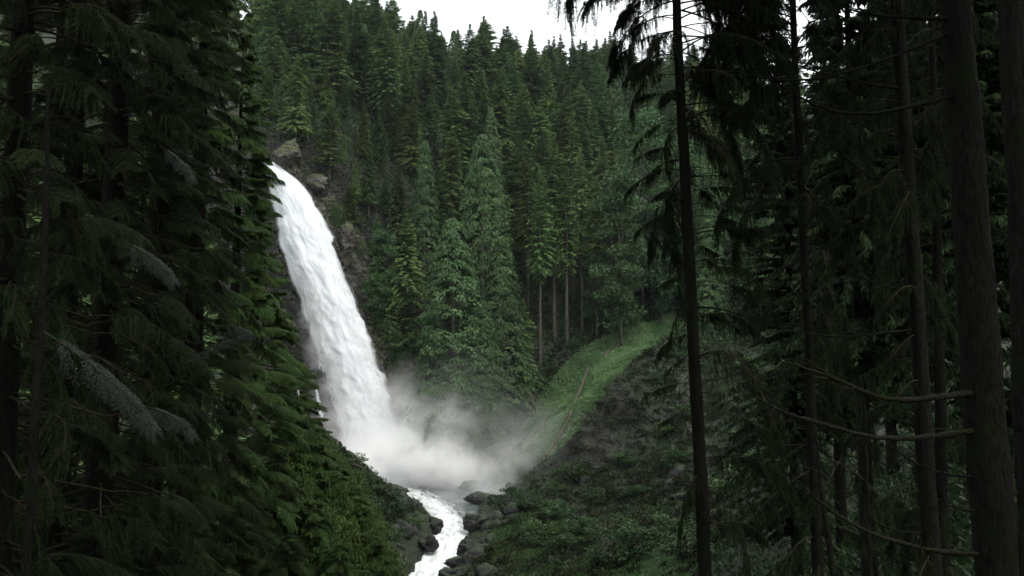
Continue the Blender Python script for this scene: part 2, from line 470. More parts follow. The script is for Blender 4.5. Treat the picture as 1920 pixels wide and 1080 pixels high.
# ------------------------------------------------------------------ cliff beside and behind the falls
def build_cliff():
    brow = [(380, 255, 209), (440, 258, 208.5), (500, 268, 208), (530, 270, 207.5), (548, 278, 207), (580, 312, 207), (620, 345, 207), (650, 385, 206.5), (690, 452, 206), (708, 520, 205.5), (725, 570, 205), (760, 628, 204), (800, 680, 203), (845, 750, 201), (885, 812, 198), (925, 866, 194)]
    foot = [(380, 700, 203), (430, 760, 201), (480, 800, 199.5), (520, 830, 199), (550, 845, 199), (580, 860, 199), (620, 880, 199), (650, 892, 199), (690, 905, 199), (720, 908, 198.5), (745, 910, 198), (775, 912, 197), (812, 912, 195.5), (855, 912, 193), (895, 912, 190), (935, 914, 186)]
    A = np.array([at(*b) for b in brow]); B = np.array([at(*b) for b in foot])
    nu, nv = 170, 190
    u = np.linspace(0, len(A) - 1, nu)
    ai = np.stack([np.interp(u, range(len(A)), A[:, k]) for k in range(3)], -1)
    bi = np.stack([np.interp(u, range(len(B)), B[:, k]) for k in range(3)], -1)
    v = np.linspace(0, 1, nv)[None, :, None]
    P = ai[:, None] * (1 - v) + bi[:, None] * v
    P[:, :, 1] -= 1.0 * np.sin(v[..., 0] * np.pi) - 1.5
    # brow curls back into the hill
    k = np.clip((.06 - v[..., 0]) / .06, 0, 1)
    P[:, :, 1] += 3.5 * k ** 1.5
    P[:, :, 2] += .6 * k
    q = P.copy()
    big = fbm(q / np.array((9., 9., 12.)), 3, 31)
    # blocky strata dipping to the right
    dip = q[..., 2] + .35 * q[..., 0]
    w = fbm(q / 3.0, 3, 5)
    st = (dip * .55 + w * .8)
    st = (st - np.floor(st))
    led = np.where(st < .8, st / .8, (1 - st) / .2) - .5
    cell = fbm(q / 1.2, 3, 77)
    P[:, :, 1] -= 2.0 * big + .75 * led + .55 * cell + .25 * fbm(q / .5, 2, 12)
    P[:, :, 2] += .5 * cell
    P[:, :, 0] += .5 * fbm(q / 2.0, 2, 55)
    i = (np.arange(nu - 1)[:, None] * nv + np.arange(nv - 1)[None]).ravel()
    F = np.stack([i, i + nv, i + nv + 1, i + 1], -1)
    global CLIFF_P
    CLIFF_P = P.reshape(-1, 3).copy()
    o = link('cliff', make_mesh('cliff', P.reshape(-1, 3), F, [M['rock']], smooth=False))
    tag(o, 'craggy grey rock cliff that the waterfall drops from', kind='structure')
build_cliff()

# ------------------------------------------------------------------ waterfall
def water_mat(name, streak=(3.0, 30.0), alpha_lo=0.0, edge=0.22, grey=(.63, .66, .69), white=(.80, .825, .85), seed=0.0, cover=0.5):
    m, n, l = new_mat(name)
    out = n.new('ShaderNodeOutputMaterial')
    uv = n.new('ShaderNodeAttribute'); uv.attribute_name = 'flow'          # x across 0..1, y down the fall 0..1
    sp = n.new('ShaderNodeSeparateXYZ'); l.new(uv.outputs['Vector'], sp.inputs[0])
    mp = n.new('ShaderNodeMapping'); mp.inputs['Scale'].default_value = (streak[1], streak[0], 1); mp.inputs['Location'].default_value = (seed, seed * 1.7, seed)
    l.new(uv.outputs['Vector'], mp.inputs['Vector'])
    nz = n.new('ShaderNodeTexNoise'); nz.inputs['Scale'].default_value = 1.0; nz.inputs['Detail'].default_value = 9; nz.inputs['Roughness'].default_value = .72; nz.inputs['Distortion'].default_value = .35
    l.new(mp.outputs[0], nz.inputs['Vector'])
    mp2 = n.new('ShaderNodeMapping'); mp2.inputs['Scale'].default_value = (streak[1] * .22, streak[0] * 2.6, 1); mp2.inputs['Location'].default_value = (seed + 4, seed, 0)
    l.new(uv.outputs['Vector'], mp2.inputs['Vector'])
    nb = n.new('ShaderNodeTexNoise'); nb.inputs['Scale'].default_value = 1.0; nb.inputs['Detail'].default_value = 9; nb.inputs['Roughness'].default_value = .68
    l.new(mp2.outputs[0], nb.inputs['Vector'])
    av = n.new('ShaderNodeMath'); av.operation = 'MULTIPLY_ADD'; av.inputs[1].default_value = .75
    l.new(nb.outputs['Fac'], av.inputs[0])
    hv = n.new('ShaderNodeMath'); hv.operation = 'MULTIPLY'; hv.inputs[1].default_value = .45
    l.new(nz.outputs['Fac'], hv.inputs[0]); l.new(hv.outputs[0], av.inputs[2])
    # colour: grey where thin, white where aerated
    rc = ramp(n, [(0.36, grey), (0.56, white)])
    l.new(av.outputs[0], rc.inputs['Fac'])
    # opacity from distance to the edge
    e1 = n.new('ShaderNodeMath'); e1.operation = 'PINGPONG'; e1.inputs[1].default_value = .5
    l.new(sp.outputs['X'], e1.inputs[0])
    me = n.new('ShaderNodeMapRange'); me.inputs['From Min'].default_value = 0; me.inputs['From Max'].default_value = edge; me.inputs['To Min'].default_value = -.62; me.inputs['To Max'].default_value = cover
    l.new(e1.outputs[0], me.inputs['Value'])
    ad = n.new('ShaderNodeMath'); ad.operation = 'ADD'
    l.new(me.outputs['Result'], ad.inputs[0]); l.new(av.outputs[0], ad.inputs[1])
    al = n.new('ShaderNodeMapRange'); al.interpolation_type = 'SMOOTHSTEP'; al.inputs['From Min'].default_value = .22; al.inputs['From Max'].default_value = .62; al.inputs['To Min'].default_value = alpha_lo
    l.new(ad.outputs[0], al.inputs['Value'])
    b = n.new('ShaderNodeBsdfPrincipled'); b.inputs['Roughness'].default_value = .6; b.inputs['Specular IOR Level'].default_value = .3
    l.new(rc.outputs['Color'], b.inputs['Base Color'])
    bp = n.new('ShaderNodeBump'); bp.inputs['Strength'].default_value = .15; bp.inputs['Distance'].default_value = .5
    l.new(av.outputs[0], bp.inputs['Height']); l.new(bp.outputs[0], b.inputs['Normal'])
    tr = n.new('ShaderNodeBsdfTranslucent'); l.new(rc.outputs['Color'], tr.inputs['Color'])
    m1 = n.new('ShaderNodeMixShader'); m1.inputs['Fac'].default_value = .25
    l.new(b.outputs[0], m1.inputs[1]); l.new(tr.outputs[0], m1.inputs[2])
    tp = n.new('ShaderNodeBsdfTransparent')
    m2 = n.new('ShaderNodeMixShader')
    l.new(al.outputs['Result'], m2.inputs['Fac']); l.new(tp.outputs[0], m2.inputs[1]); l.new(m1.outputs[0], m2.inputs[2])
    l.new(m2.outputs[0], out.inputs['Surface'])
    return m
def water_sheet(name, left, right, depth, mat, parent, amp=1.0, seed=0, nu=70, nv=260, bulge=1.6):
    lv = np.array(left, float); rv = np.array(right, float); dv = np.array(depth, float)   # rows: (px,py), (px,py), (py,Y)
    v = np.linspace(0, 1, nv)
    k = (lv[:, 1] + rv[:, 1]) / 2
    k = (k - k[0]) / (k[-1] - k[0])                        # spread evenly down the drop
    L = np.stack([np.interp(v, k, lv[:, 0]), np.interp(v, k, lv[:, 1])], -1)
    R = np.stack([np.interp(v, k, rv[:, 0]), np.interp(v, k, rv[:, 1])], -1)
    # soften the corners of the traced outline
    ker = np.ones(13) / 13
    for A in (L, R):
        for c in range(2):
            A[:, c] = np.convolve(np.pad(A[:, c], 6, mode='reflect', reflect_type='odd'), ker, 'valid')
    ew = np.clip((R[:, 0] - L[:, 0]) / 60, .1, 1) * np.clip(v * 6, .1, 1)
    z0 = 0 * v
    L[:, 0] += 3 * ew * fbm(np.stack([v * 34, z0 + seed, z0], -1), 4, seed + 70)
    R[:, 0] += 4 * ew * fbm(np.stack([v * 30, z0 + seed + 5, z0], -1), 4, seed + 90)
    u = np.linspace(0, 1, nu)
    PX = L[:, None] * (1 - u)[None, :, None] + R[:, None] * u[None, :, None]
    Y = np.interp(PX[..., 1], dv[:, 0], dv[:, 1]) - bulge * np.sin(u * np.pi)[None]
    a = (PX[..., 0] - 960) / FPX; b = (540 - PX[..., 1]) / FPX
    D = np.stack([a, _c - b * _s, _s + b * _c], -1)
    P = D * (Y / D[..., 1])[..., None]
    g = np.stack([u[None] * 16 + 0 * v[:, None], v[:, None] * 9 + 0 * u[None], np.full((nv, nu), seed * 3.1)], -1)
    g2 = np.stack([u[None] * 9 + 0 * v[:, None], v[:, None] * 22 + 0 * u[None], np.full((nv, nu), seed * 5.1)], -1)
    env = np.clip(v * 5, .12, 1)[:, None]
    P[..., 1] -= amp * env * (.12 * fbm(g, 3, seed) + .34 * fbm(g2, 3, seed + 40))
    P[..., 0] += .25 * amp * env * fbm(g2 + 7, 3, seed + 3)
    i = (np.arange(nv - 1)[:, None] * nu + np.arange(nu - 1)[None]).ravel()
    F = np.stack([i, i + 1, i + 1 + nu, i + nu], -1)
    me = make_mesh(name, P.reshape(-1, 3), F, [mat], smooth=True)
    f = me.attributes.new('flow', 'FLOAT_VECTOR', 'POINT')
    fv = np.stack([np.broadcast_to(u[None], (nv, nu)), np.broadcast_to(v[:, None], (nv, nu)), np.zeros((nv, nu))], -1)
    f.data.foreach_set('vector', fv.astype(np.float32).ravel())
    return link(name, me, parent)
FALL_L = [(486, 303), (500, 326), (504, 350), (508, 400), (522, 470), (548, 530), (558, 560), (580, 650), (602, 740), (608, 800), (622, 905)]
FALL_R = [(510, 303), (538, 323), (570, 347), (604, 400), (637, 470), (660, 530), (671, 560), (703, 650), (736, 740), (752, 800), (800, 905)]
FALL_D = [(300, 206.6), (340, 205), (420, 203), (560, 201), (740, 199), (905, 196.5)]
wf = thing('waterfall', 'tall white waterfall plunging down the rock cliff into the pool', 'waterfall', (0, 0, 0))
wf['kind'] = 'structure'
water_sheet('curtain', [(a - 6, b) for a, b in FALL_L], [(a + 7, b) for a, b in FALL_R], [(r, y + 1.2) for r, y in FALL_D], water_mat('water_core', edge=.34, cover=.85, alpha_lo=.0), wf, .8, 1)
water_sheet('curtain', [(a + 14, b) for a, b in FALL_L], [(a - 12, b) for a, b in FALL_R], [(r, y + .2) for r, y in FALL_D], water_mat('water_mid', streak=(4, 22), edge=.3, cover=.35, seed=3.3), wf, .9, 2)
water_sheet('curtain', [(a - 6, b + 8) for a, b in FALL_L], [(a + 12, b + 6) for a, b in FALL_R], [(r, y - .9) for r, y in FALL_D], water_mat('water_veil', streak=(5, 16), edge=.4, cover=.02, seed=7.7), wf, 1.0, 3)
# thin side threads on the wet rock left of the main drop
thr = water_mat('water_thread', streak=(3, 2), edge=.5, cover=.12, seed=2.2, grey=(.5, .54, .57))
for k, (a, b, w0, w1) in enumerate([((556, 716), (572, 810), 8, 26), ((592, 720), (604, 800), 8, 26), ((570, 780), (612, 890), 24, 60)]):
    t = np.linspace(0, 1, 5)
    lft = [(a[0] + (b[0] - a[0]) * q - (w0 + (w1 - w0) * q) / 2, a[1] + (b[1] - a[1]) * q) for q in t]
    rgt = [(a[0] + (b[0] - a[0]) * q + (w0 + (w1 - w0) * q) / 2, a[1] + (b[1] - a[1]) * q) for q in t]
    water_sheet('side_stream', lft, rgt, [(300, 203), (905, 196.5)], thr, wf, .3, 20 + k, nu=10, nv=40, bulge=.4)

# ------------------------------------------------------------------ stream and pool
def stream_mat():
    m, n, l = new_mat('stream_water')
    out = n.new('ShaderNodeOutputMaterial')
    a = n.new('ShaderNodeAttribute'); a.attribute_name = 'foam'
    f = n.new('ShaderNodeAttribute'); f.attribute_name = 'flow'
    mp = n.new('ShaderNodeMapping'); mp.inputs['Scale'].default_value = (.9, .32, 1)
    l.new(f.outputs['Vector'], mp.inputs['Vector'])
    nz = n.new('ShaderNodeTexNoise'); nz.inputs['Scale'].default_value = 1.0; nz.inputs['Detail'].default_value = 9; nz.inputs['Roughness'].default_value = .68; nz.inputs['Distortion'].default_value = .9
    l.new(mp.outputs[0], nz.inputs['Vector'])
    ad = n.new('ShaderNodeMath'); ad.operation = 'ADD'
    l.new(a.outputs['Fac'], ad.inputs[0]); l.new(nz.outputs['Fac'], ad.inputs[1])
    mr = n.new('ShaderNodeMapRange'); mr.interpolation_type = 'SMOOTHSTEP'; mr.inputs['From Min'].default_value = .78; mr.inputs['From Max'].default_value = 1.12
    l.new(ad.outputs[0], mr.inputs['Value'])
    b = n.new('ShaderNodeBsdfPrincipled')
    mx = n.new('ShaderNodeMixRGB'); mx.inputs['Color1'].default_value = (.075, .092, .088, 1); mx.inputs['Color2'].default_value = (.60, .62, .61, 1)
    l.new(mr.outputs['Result'], mx.inputs['Fac']); l.new(mx.outputs[0], b.inputs['Base Color'])
    rg = n.new('ShaderNodeMapRange'); rg.inputs['To Min'].default_value = .18; rg.inputs['To Max'].default_value = .8
    l.new(mr.outputs['Result'], rg.inputs['Value']); l.new(rg.outputs['Result'], b.inputs['Roughness'])
    bp = n.new('ShaderNodeBump'); bp.inputs['Strength'].default_value = .6; bp.inputs['Distance'].default_value = .35
    l.new(nz.outputs['Fac'], bp.inputs['Height']); l.new(bp.outputs[0], b.inputs['Normal'])
    l.new(b.outputs[0], out.inputs['Surface'])
    return m
def build_stream():
    # centre line sampled finely; half width varies: wide pool, narrow chute, spreading rapid
    s = np.array(STREAM)
    k = np.linspace(0, len(s) - 1, 260)
    c = np.stack([np.interp(k, range(len(s)), s[:, i]) for i in range(3)], -1)
    ker = np.ones(17) / 17
    for i in range(3): c[:, i] = np.convolve(np.pad(c[:, i], 8, mode='reflect', reflect_type='odd'), ker, 'valid')
    T = nrm(np.gradient(c[:, :2], axis=0)); Nn = np.stack([-T[:, 1], T[:, 0]], -1)
    hw = np.interp(c[:, 1], [95, 112, 124, 130, 136, 143, 148, 153, 165, 180, 197], [7, 7, 6.5, 4.6, 3.6, 4.4, 6.5, 9.5, 12, 13, 14])
    u = np.linspace(-1, 1, 80)
    P = np.zeros((260, 80, 3))
    P[..., :2] = c[:, None, :2] + Nn[:, None] * (u[None] * hw[:, None])[..., None]
    rough = np.interp(c[:, 1], [95, 140, 150, 160, 175, 197], [.55, .6, .4, .14, .12, .3])[:, None]
    q = np.stack([P[..., 0] / 1.5, P[..., 1] / 2.2, np.full((260, 80), .3)], -1)
    P[..., 2] = c[:, None, 2] + rough * (.8 * fbm(q, 4, 61) + .25 * u[None] ** 2 * 0)
    arc = np.concatenate([[0], np.cumsum(np.linalg.norm(np.diff(c[:, :2], axis=0), axis=1))])
    flow = np.stack([u[None] * hw[:, None], np.broadcast_to(arc[:, None], (260, 80)), np.zeros((260, 80))], -1)
    base = np.interp(c[:, 1], [95, 143, 150, 156, 163, 172, 184, 190, 197], [.52, .50, .48, .46, .46, .42, .36, .5, .7])[:, None]
    lane = np.exp(-((u[None] * hw[:, None] + np.interp(c[:, 1], [140, 160, 175, 197], [0, 2.0, 3.5, 4])[:, None]) / np.interp(c[:, 1], [140, 152, 165, 197], [6, 3.6, 3.2, 8])[:, None]) ** 2)
    foam = base * (.35 + .65 * lane) + .12 * lane
    i = (np.arange(259)[:, None] * 80 + np.arange(79)[None]).ravel()
    F = np.stack([i, i + 1, i + 81, i + 80], -1)
    me = make_mesh('stream', P.reshape(-1, 3), F, [stream_mat()], smooth=True)
    a = me.attributes.new('flow', 'FLOAT_VECTOR', 'POINT'); a.data.foreach_set('vector', flow.astype(np.float32).ravel())
    a = me.attributes.new('foam', 'FLOAT', 'POINT'); a.data.foreach_set('value', np.broadcast_to(foam, (260, 80)).astype(np.float32).ravel())
    tag(link('stream', me), 'foaming stream leaving the pool below the falls', kind='structure')
build_stream()

# ------------------------------------------------------------------ boulders, logs
def boulder(px, py, Y, r, label, sq=(1, 1, .7), seed=0, group=None, mat='wet_rock'):
    import bmesh
    bm = bmesh.new()
    bmesh.ops.create_icosphere(bm, subdivisions=5, radius=1)
    V = np.array([v.co for v in bm.verts]); F = np.array([[v.index for v in f.verts] for f in bm.faces])
    bm.free()
    d = 1 + .38 * fbm(V * 1.3 + seed * 7, 3, seed) + .10 * fbm(V * 4 + seed, 3, seed + 5)
    # knock facets into it
    rs = np.random.default_rng(seed + 3)
    for _ in range(9):
        n = nrm(rs.normal(0, 1, 3)); h = rs.uniform(.62, .9)
        t = (V * d[:, None]) @ n
        d = np.where(t > h, d * (h / np.maximum(t, 1e-3)) * .85 + d * .15, d)
    d = d * (1 + .07 * fbm(V * 5 + seed, 3, seed + 8) + .03 * fbm(V * 13 + seed, 2, seed + 9))
    V = V * d[:, None] * np.array(sq) * r
    p = at(px, py, Y)
    o = link('boulder', make_mesh('boulder', V, F, [M[mat]], smooth=False), loc=p)
    o.rotation_euler = (0, 0, rs.uniform(0, 6))
    return tag(o, label, 'rock', group)
boulder(735, 925, 181, 3.0, 'rounded dark wet boulder rising from the pool at its left shore', (1.5, 1, .75), 1)
boulder(775, 956, 152, 2.3, 'low sloping wet rock at the head of the rapid, left side', (1.7, 1, .6), 2)
boulder(812, 985, 143, 1.7, 'dark rock corner where the left bank pinches the stream', (1.0, 1, .9), 3)
boulder(806, 1020, 135, 1.6, 'black wet rock at the foot of the left bank wall', (1, 1, 1.0), 4)
boulder(893, 985, 141, 1.8, 'dark rock lip on the right bank above the rapid', (1.2, 1, .8), 5)
boulder(868, 1032, 130, .75, 'small black stone standing in the white water', (1, .8, .8), 6)
boulder(858, 1056, 127, 1.3, 'wet black rock jutting into the rapid near the bottom edge', (1.2, 1, .7), 7)
boulder(880, 1030, 131, 2.0, 'large black rock on the right bank beside the rapid', (1, 1, 1), 8)
boulder(848, 1082, 122, 1.6, 'black rock at the bottom edge of the picture beside white water', (1.2, 1, .7), 9)
boulder(905, 935, 165, 2.2, 'mist-veiled grey rock at the right shore of the pool', (1.5, 1, .6), 10)
boulder(880, 912, 180, 2.0, 'pale misty rock at the back of the pool', (1.6, 1, .5), 11)
boulder(540, 290, 208, 3.3, 'moss-capped grey crag beside the lip of the waterfall', (1.2, 1, 1.0), 12, mat='rock')
boulder(588, 345, 208, 2.8, 'pale grey outcrop just right of the waterfall lip', (1.3, .8, 1.0), 13, mat='rock')
boulder(652, 455, 206.3, 2.6, 'pale weathered outcrop halfway along the upper falls edge', (.9, .8, 1.5), 14, mat='rock')

def bank_rocks():
    import bmesh
    r = np.random.default_rng(404)
    made = []
    protos = []
    for q in range(6):
        bm = bmesh.new(); bmesh.ops.create_icosphere(bm, subdivisions=3, radius=1)
        V = np.array([v.co for v in bm.verts]); F = np.array([[v.index for v in f.verts] for f in bm.faces]); bm.free()
        d = 1 + .35 * fbm(V * 1.2 + q * 9, 3, q + 50)
        for _ in range(12):
            n = nrm(r.normal(0, 1, 3)); h = r.uniform(.55, .85); t = (V * d[:, None]) @ n
            d = np.where(t > h, d * h / np.maximum(t, 1e-3), d)
        V = V * (d * (1 + .06 * fbm(V * 5, 2, q)))[:, None]
        protos.append(make_mesh('bank_rock', V, F, [M['wet_rock']]))
    rows = []
    for side in (-1, 1):
        for k in range(26):
            t = r.uniform(1.6, 6.4)
            c = np.array([np.interp(t, range(len(_ST)), _ST[:, i]) for i in range(3)])
            off = np.interp(c[1], [120, 136, 150, 170, 185], [6.6, 5.2, 7.4, 12.5, 13.5]) + abs(r.normal(0, 2.0))
            X, Y = c[0] + side * off, c[1] + r.uniform(-1, 1)
            rows.append((side, X, Y, float(ground_z(X, Y)), r.uniform(.7, 2.1)))
    for k in range(34):
        px, py = r.uniform(1085, 1300), r.uniform(700, 940)
        if py < 1585 - .70 * px: continue
        p = ground_hit(px, py, 110)
        rows.append((0, p[0], p[1], p[2] - .4, r.uniform(.9, 2.0)))
    for side, X, Y, Z, R in rows:
        big = 'big' if R > 1.7 else 'small' if R < 1.1 else 'middling'
        lab = {-1: '%s dark wet rock along the left bank of the stream', 1: '%s dark wet rock along the right bank of the stream', 0: '%s dark rock jutting from the bank below the green slope'}[side] % big
        o = link('bank_rock', protos[r.integers(0, 6)], loc=(X, Y, Z - .15 * R))
        o.rotation_euler = tuple(r.uniform(0, 6.28, 3)); o.scale = (R * r.uniform(.8, 1.4), R, R * r.uniform(.6, 1.0))
        tag(o, lab, 'rock', lab + 's')
        made.append((lab, project(X, Y, Z)[0], o))
    number_labels(made)
bank_rocks()
def log(a, b, r, label, lift=.15, twigs=0, seed=0, arch=0.0, name='fallen_log'):
    pa, pb = ground_hit(*a, y0=110), ground_hit(*b, y0=110)
    t = np.linspace(0, 1, 12)[:, None]
    p = pa * (1 - t) + pb * t
    g = ground_z(p[:, 0], p[:, 1])
    base = pa[2] * (1 - t[:, 0]) + pb[2] * t[:, 0]
    p[:, 2] = base + np.max(np.clip(g - base, 0, .9)) * .6 + r * .5 + lift + arch * np.sin(t[:, 0] * np.pi)
    p[1:-1] += np.random.default_rng(seed).normal(0, r * .12, (10, 3))
    o0 = p[0].copy()
    parts = []
    V, F = tube(p - o0, np.linspace(r * .6, r, 12), 9)
    root = thing(name, label, 'log', o0)
    link('trunk', make_mesh('log_trunk', V, F, [M['dead']], smooth=True), root)
    rs = np.random.default_rng(seed + 9)
    for k in range(twigs):
        q = p[rs.integers(1, 10)] - o0
        d = nrm(rs.normal(0, 1, 3) + np.array((0, -.3, .9))) * rs.uniform(1.2, 2.6)
        tt = np.linspace(0, 1, 6)[:, None]
        V, F = tube(q + d * tt + rs.normal(0, .06, (6, 3)), np.linspace(.05, .015, 6), 5)
        link('branch', make_mesh('log_branch', V, F, [M['dead']]), root)
log((1105, 695), (1067, 792), .34, 'brown log lying down the middle of the bright green slope', .2, 1, 1)
log((1172, 627), (1132, 672), .28, 'thin dark log near the top of the green slope', .2, 0, 2)
log((1030, 775), (1012, 806), .25, 'short log low on the left part of the green slope', .2, 0, 3)
log((995, 782), (914, 856), .24, 'long thin pale log reaching from the slope toward the mist', .5, 2, 4)
log((993, 816), (925, 885), .5, 'thick grey log ending in the mist at the pool', .5, 0, 5)
log((976, 838), (951, 872), .25, 'short pale log just below the thick grey one', .4, 0, 6)
log((1029, 780), (988, 852), .3, 'weathered log in the dark gully at the foot of the slope', .3, 0, 7)
log((1072, 782), (1023, 863), .26, 'pale log along the lower right border of the green slope', .3, 1, 8)
log((1022, 859), (996, 876), .22, 'small stub of pale log above the pool shore', .3, 0, 9)
log((657, 880), (702, 914), .22, 'bare arched branch hanging over the left bank at the pool', .6, 6, 10, arch=.8)
def snag():
    a, b = ground_hit(1006, 772, 120), None
    b = at(983, 722, a[1] - 1)
    t = np.linspace(0, 1, 8)[:, None]
    V, F = tube((a * (1 - t) + b * t) - a, np.linspace(.42, .28, 8), 9)
    root = thing('dead_snag', 'short brown leaning dead trunk at the left edge of the green slope', 'dead tree', a)
    link('trunk', make_mesh('snag_trunk', V, F, [M['dead']], smooth=True), root)
snag()

# ------------------------------------------------------------------ tree building blocks
def conifer_crown(seed, H, R, bare=.15, nb=300, ns=8, spl=.85, spw=.30, droop=.35, rise=.25, hang=.25, prof=.85, top=.0, tuft=1, jit=.16, tipdown=.0, whorl=7, gather=.55, nsp=.45):
    """a crown as layers of branch sprays; returns V, F, tint"""
    r = np.random.default_rng(seed)
    t = np.sort(r.uniform(0, 1, nb) ** 1.0)
    # gather into loose whorls
    wh = np.round(t * nb / whorl) / (nb / whorl)
    t = np.clip(t * (1 - gather) + wh * gather, 0, .995)
    lop = 1 + .22 * np.sin(r.uniform(0, 6.3, 1) + t * 9)           # uneven outline
    a = r.uniform(0, 2 * np.pi, nb)
    side = 1 + .22 * np.cos(a - r.uniform(0, 6.3)) + .15 * np.sin(3 * a + r.uniform(0, 6.3))
    low = np.clip((t + .02) / .10, .35, 1)
    Lb = R * ((1 - t) ** prof + .03) * r.uniform(1 - jit * 2, 1 + jit, nb) * lop * side * low
    keep = r.uniform(0, 1, nb) > .06
    t, a, Lb = t[keep], a[keep], Lb[keep]
    n = len(t)
    z0 = H * (bare + (1 - bare) * t)
    rs = rise + .5 * t - .12 * (1 - t)
    dr = droop * (1.15 - .6 * t)
    s = (np.arange(ns) + r.uniform(.2, .8, (n, ns))) / ns
    s = .12 + .88 * s
    rr = s * Lb[:, None]
    z = z0[:, None] + Lb[:, None] * (rs[:, None] * s - dr[:, None] * s ** 2)
    ca, sa = np.cos(a)[:, None], np.sin(a)[:, None]
    P = np.stack([rr * ca, rr * sa, z], -1)
    slope = rs[:, None] - 2 * dr[:, None] * s
    T = nrm(np.stack([np.broadcast_to(ca, s.shape), np.broadcast_to(sa, s.shape), slope], -1))
    S = np.stack([np.broadcast_to(-sa, s.shape), np.broadcast_to(ca, s.shape), np.zeros_like(s)], -1)
    bt = r.normal(.45, .16, (n, 1)) + np.zeros_like(s)
    Vs, Fs, Ts, off = [], [], [], 0
    for rep in range(tuft):
        for sg in (-1, 1, 0):
            ang = r.uniform(.55, 1.15, s.shape) * sg + r.normal(0, .15, s.shape)
            D = T * np.cos(ang)[..., None] + S * np.sin(ang)[..., None]
            D[..., 2] -= hang * r.uniform(.4, 1.5, s.shape) + tipdown * s
            scl = (1.15 - .5 * s) * np.clip(Lb[:, None] / (R * .45), .2, 1.05)
            if sg == 0: scl = scl * .9
            ll = spl * scl * r.uniform(.65, 1.25, s.shape)
            ww = spw * np.clip(scl, .34, 1.1) * r.uniform(.7, 1.25, s.shape)
            Nn = rand_perp(n * ns, r, 1.0, nsp)
            pj = P + r.normal(0, .07 * spl, P.shape)
            V, F = kites(pj.reshape(-1, 3), D.reshape(-1, 3), Nn, ll.ravel(), ww.ravel())
            Vs.append(V); Fs.append(F + off); off += len(V)
            Ts.append(np.repeat(np.clip(bt + r.normal(0, .14, s.shape) + .1 * (s > .8), 0, 1).ravel(), 4))
    # leader
    lead = np.array([[0, 0, H * .965]]) + r.normal(0, .05, (10, 3))
    D = r.normal(0, .35, (10, 3)); D[:, 2] = 1
    V, F = kites(lead, D, r.normal(0, 1, (10, 3)), H * .055, .14)
    Vs.append(V); Fs.append(F + off); Ts.append(np.full(len(V), .5))
    return np.concatenate(Vs), np.concatenate(Fs), np.concatenate(Ts)
def trunk_mesh(name, H, r0, mat, seed=0, r1=.04, n=14, sides=8, below=1.5, wob=.12, stubs=0, bare=.3):
    r = np.random.default_rng(seed)
    z = np.linspace(-below, H * .97, n)
    w = np.cumsum(r.normal(0, wob, (n, 2)), axis=0) * .35
    w -= w[0]
    w *= np.linspace(1, .1, n)[:, None]
    p = np.c_[w, z]
    t = np.clip(z / H, 0, 1)
    rr = r0 * (1 - t) ** .8 + r1
    rr[0] *= 1.25
    parts = [(*tube(p, rr, sides), 0, .5)]
    for k in range(stubs):
        zz = r.uniform(.08, bare + .1) * H
        a = r.uniform(0, 6.28)
        L = r.uniform(.5, 2.2)
        q = np.linspace(0, 1, 4)[:, None]
        c = np.array((np.interp(zz, z, p[:, 0]), np.interp(zz, z, p[:, 1]), zz))
        parts.append((*tube(c + np.array((math.cos(a), math.sin(a), 0)) * L * q + np.array((0, 0, -.35)) * L * q ** 2, np.linspace(.045, .012, 4), 4), 0, .5))
    V, F, mi, ti = join(parts)
    return make_mesh(name, V, F, [mat], tint=ti, smooth=True)

def cedar_crown(seed, H, R, n_cl=900, per=24, bare=.02, rnd=1.7):
    r = np.random.default_rng(seed)
    t = r.uniform(0, 1, n_cl) ** 1.15
    a = r.uniform(0, 2 * np.pi, n_cl)
    prof = np.clip(1 - t ** rnd, 0, 1) ** .8 * np.clip((t + .10) / .22, .55, 1)
    lump = 1 + .16 * fbm(np.stack([np.cos(a) * 1.6, np.sin(a) * 1.6, t * 7], -1), 3, seed)
    rr = R * (prof * lump + .02) * r.uniform(.62, 1.03, n_cl)
    C = np.stack([rr * np.cos(a), rr * np.sin(a), H * (bare + (1 - bare) * t)], -1)
    out = np.stack([np.cos(a), np.sin(a), np.zeros(n_cl)], -1)
    S = np.stack([-np.sin(a), np.cos(a), np.zeros(n_cl)], -1)
    L = R * .24 * r.uniform(.7, 1.3, n_cl) * (1.1 - .5 * t)
    u = r.uniform(0, 1, (n_cl, per)); w = r.normal(0, .42, (n_cl, per))
    P = C[:, None] + (out[:, None] * (u * .9)[..., None] + S[:, None] * (w * (.35 + .65 * u))[..., None]) * L[:, None, None]
    P[..., 2] += L[:, None] * (.35 * u - .95 * u ** 2 - .25 * np.abs(w)) + r.normal(0, .08, u.shape)
    D = out[:, None] * r.uniform(.3, .8, u.shape)[..., None] + S[:, None] * (w * 1.2 + r.normal(0, .3, u.shape))[..., None]
    D[..., 2] -= .35 + 1.0 * u
    m = n_cl * per
    V, F = kites(P.reshape(-1, 3), D.reshape(-1, 3), (rand_perp(m, r, .7, .5) + np.repeat(out, per, 0) * .6), .62 * r.uniform(.6, 1.3, m), .25 * r.uniform(.7, 1.3, m))
    ti = np.repeat(np.clip((r.normal(.45, .15, (n_cl, 1)) + r.normal(0, .13, u.shape)).ravel(), 0, 1), 4)
    return V, F, ti
PROTO = {}
def proto_conifer(key, mat, bark, H, r0, bare, stubs=12, **kw):
    V, F, T = conifer_crown(abs(hash_key(key)), H, bare=bare, **kw)
    PROTO[key] = (make_mesh('crown_' + key, V, F, [M[mat]], tint=T), trunk_mesh('trunk_' + key, H, r0, M[bark], seed=abs(hash_key(key)) % 999, stubs=stubs, bare=bare), H)
def hash_key(s):
    h = 7
    for ch in s: h = (h * 131 + ord(ch)) % 1000003
    return h
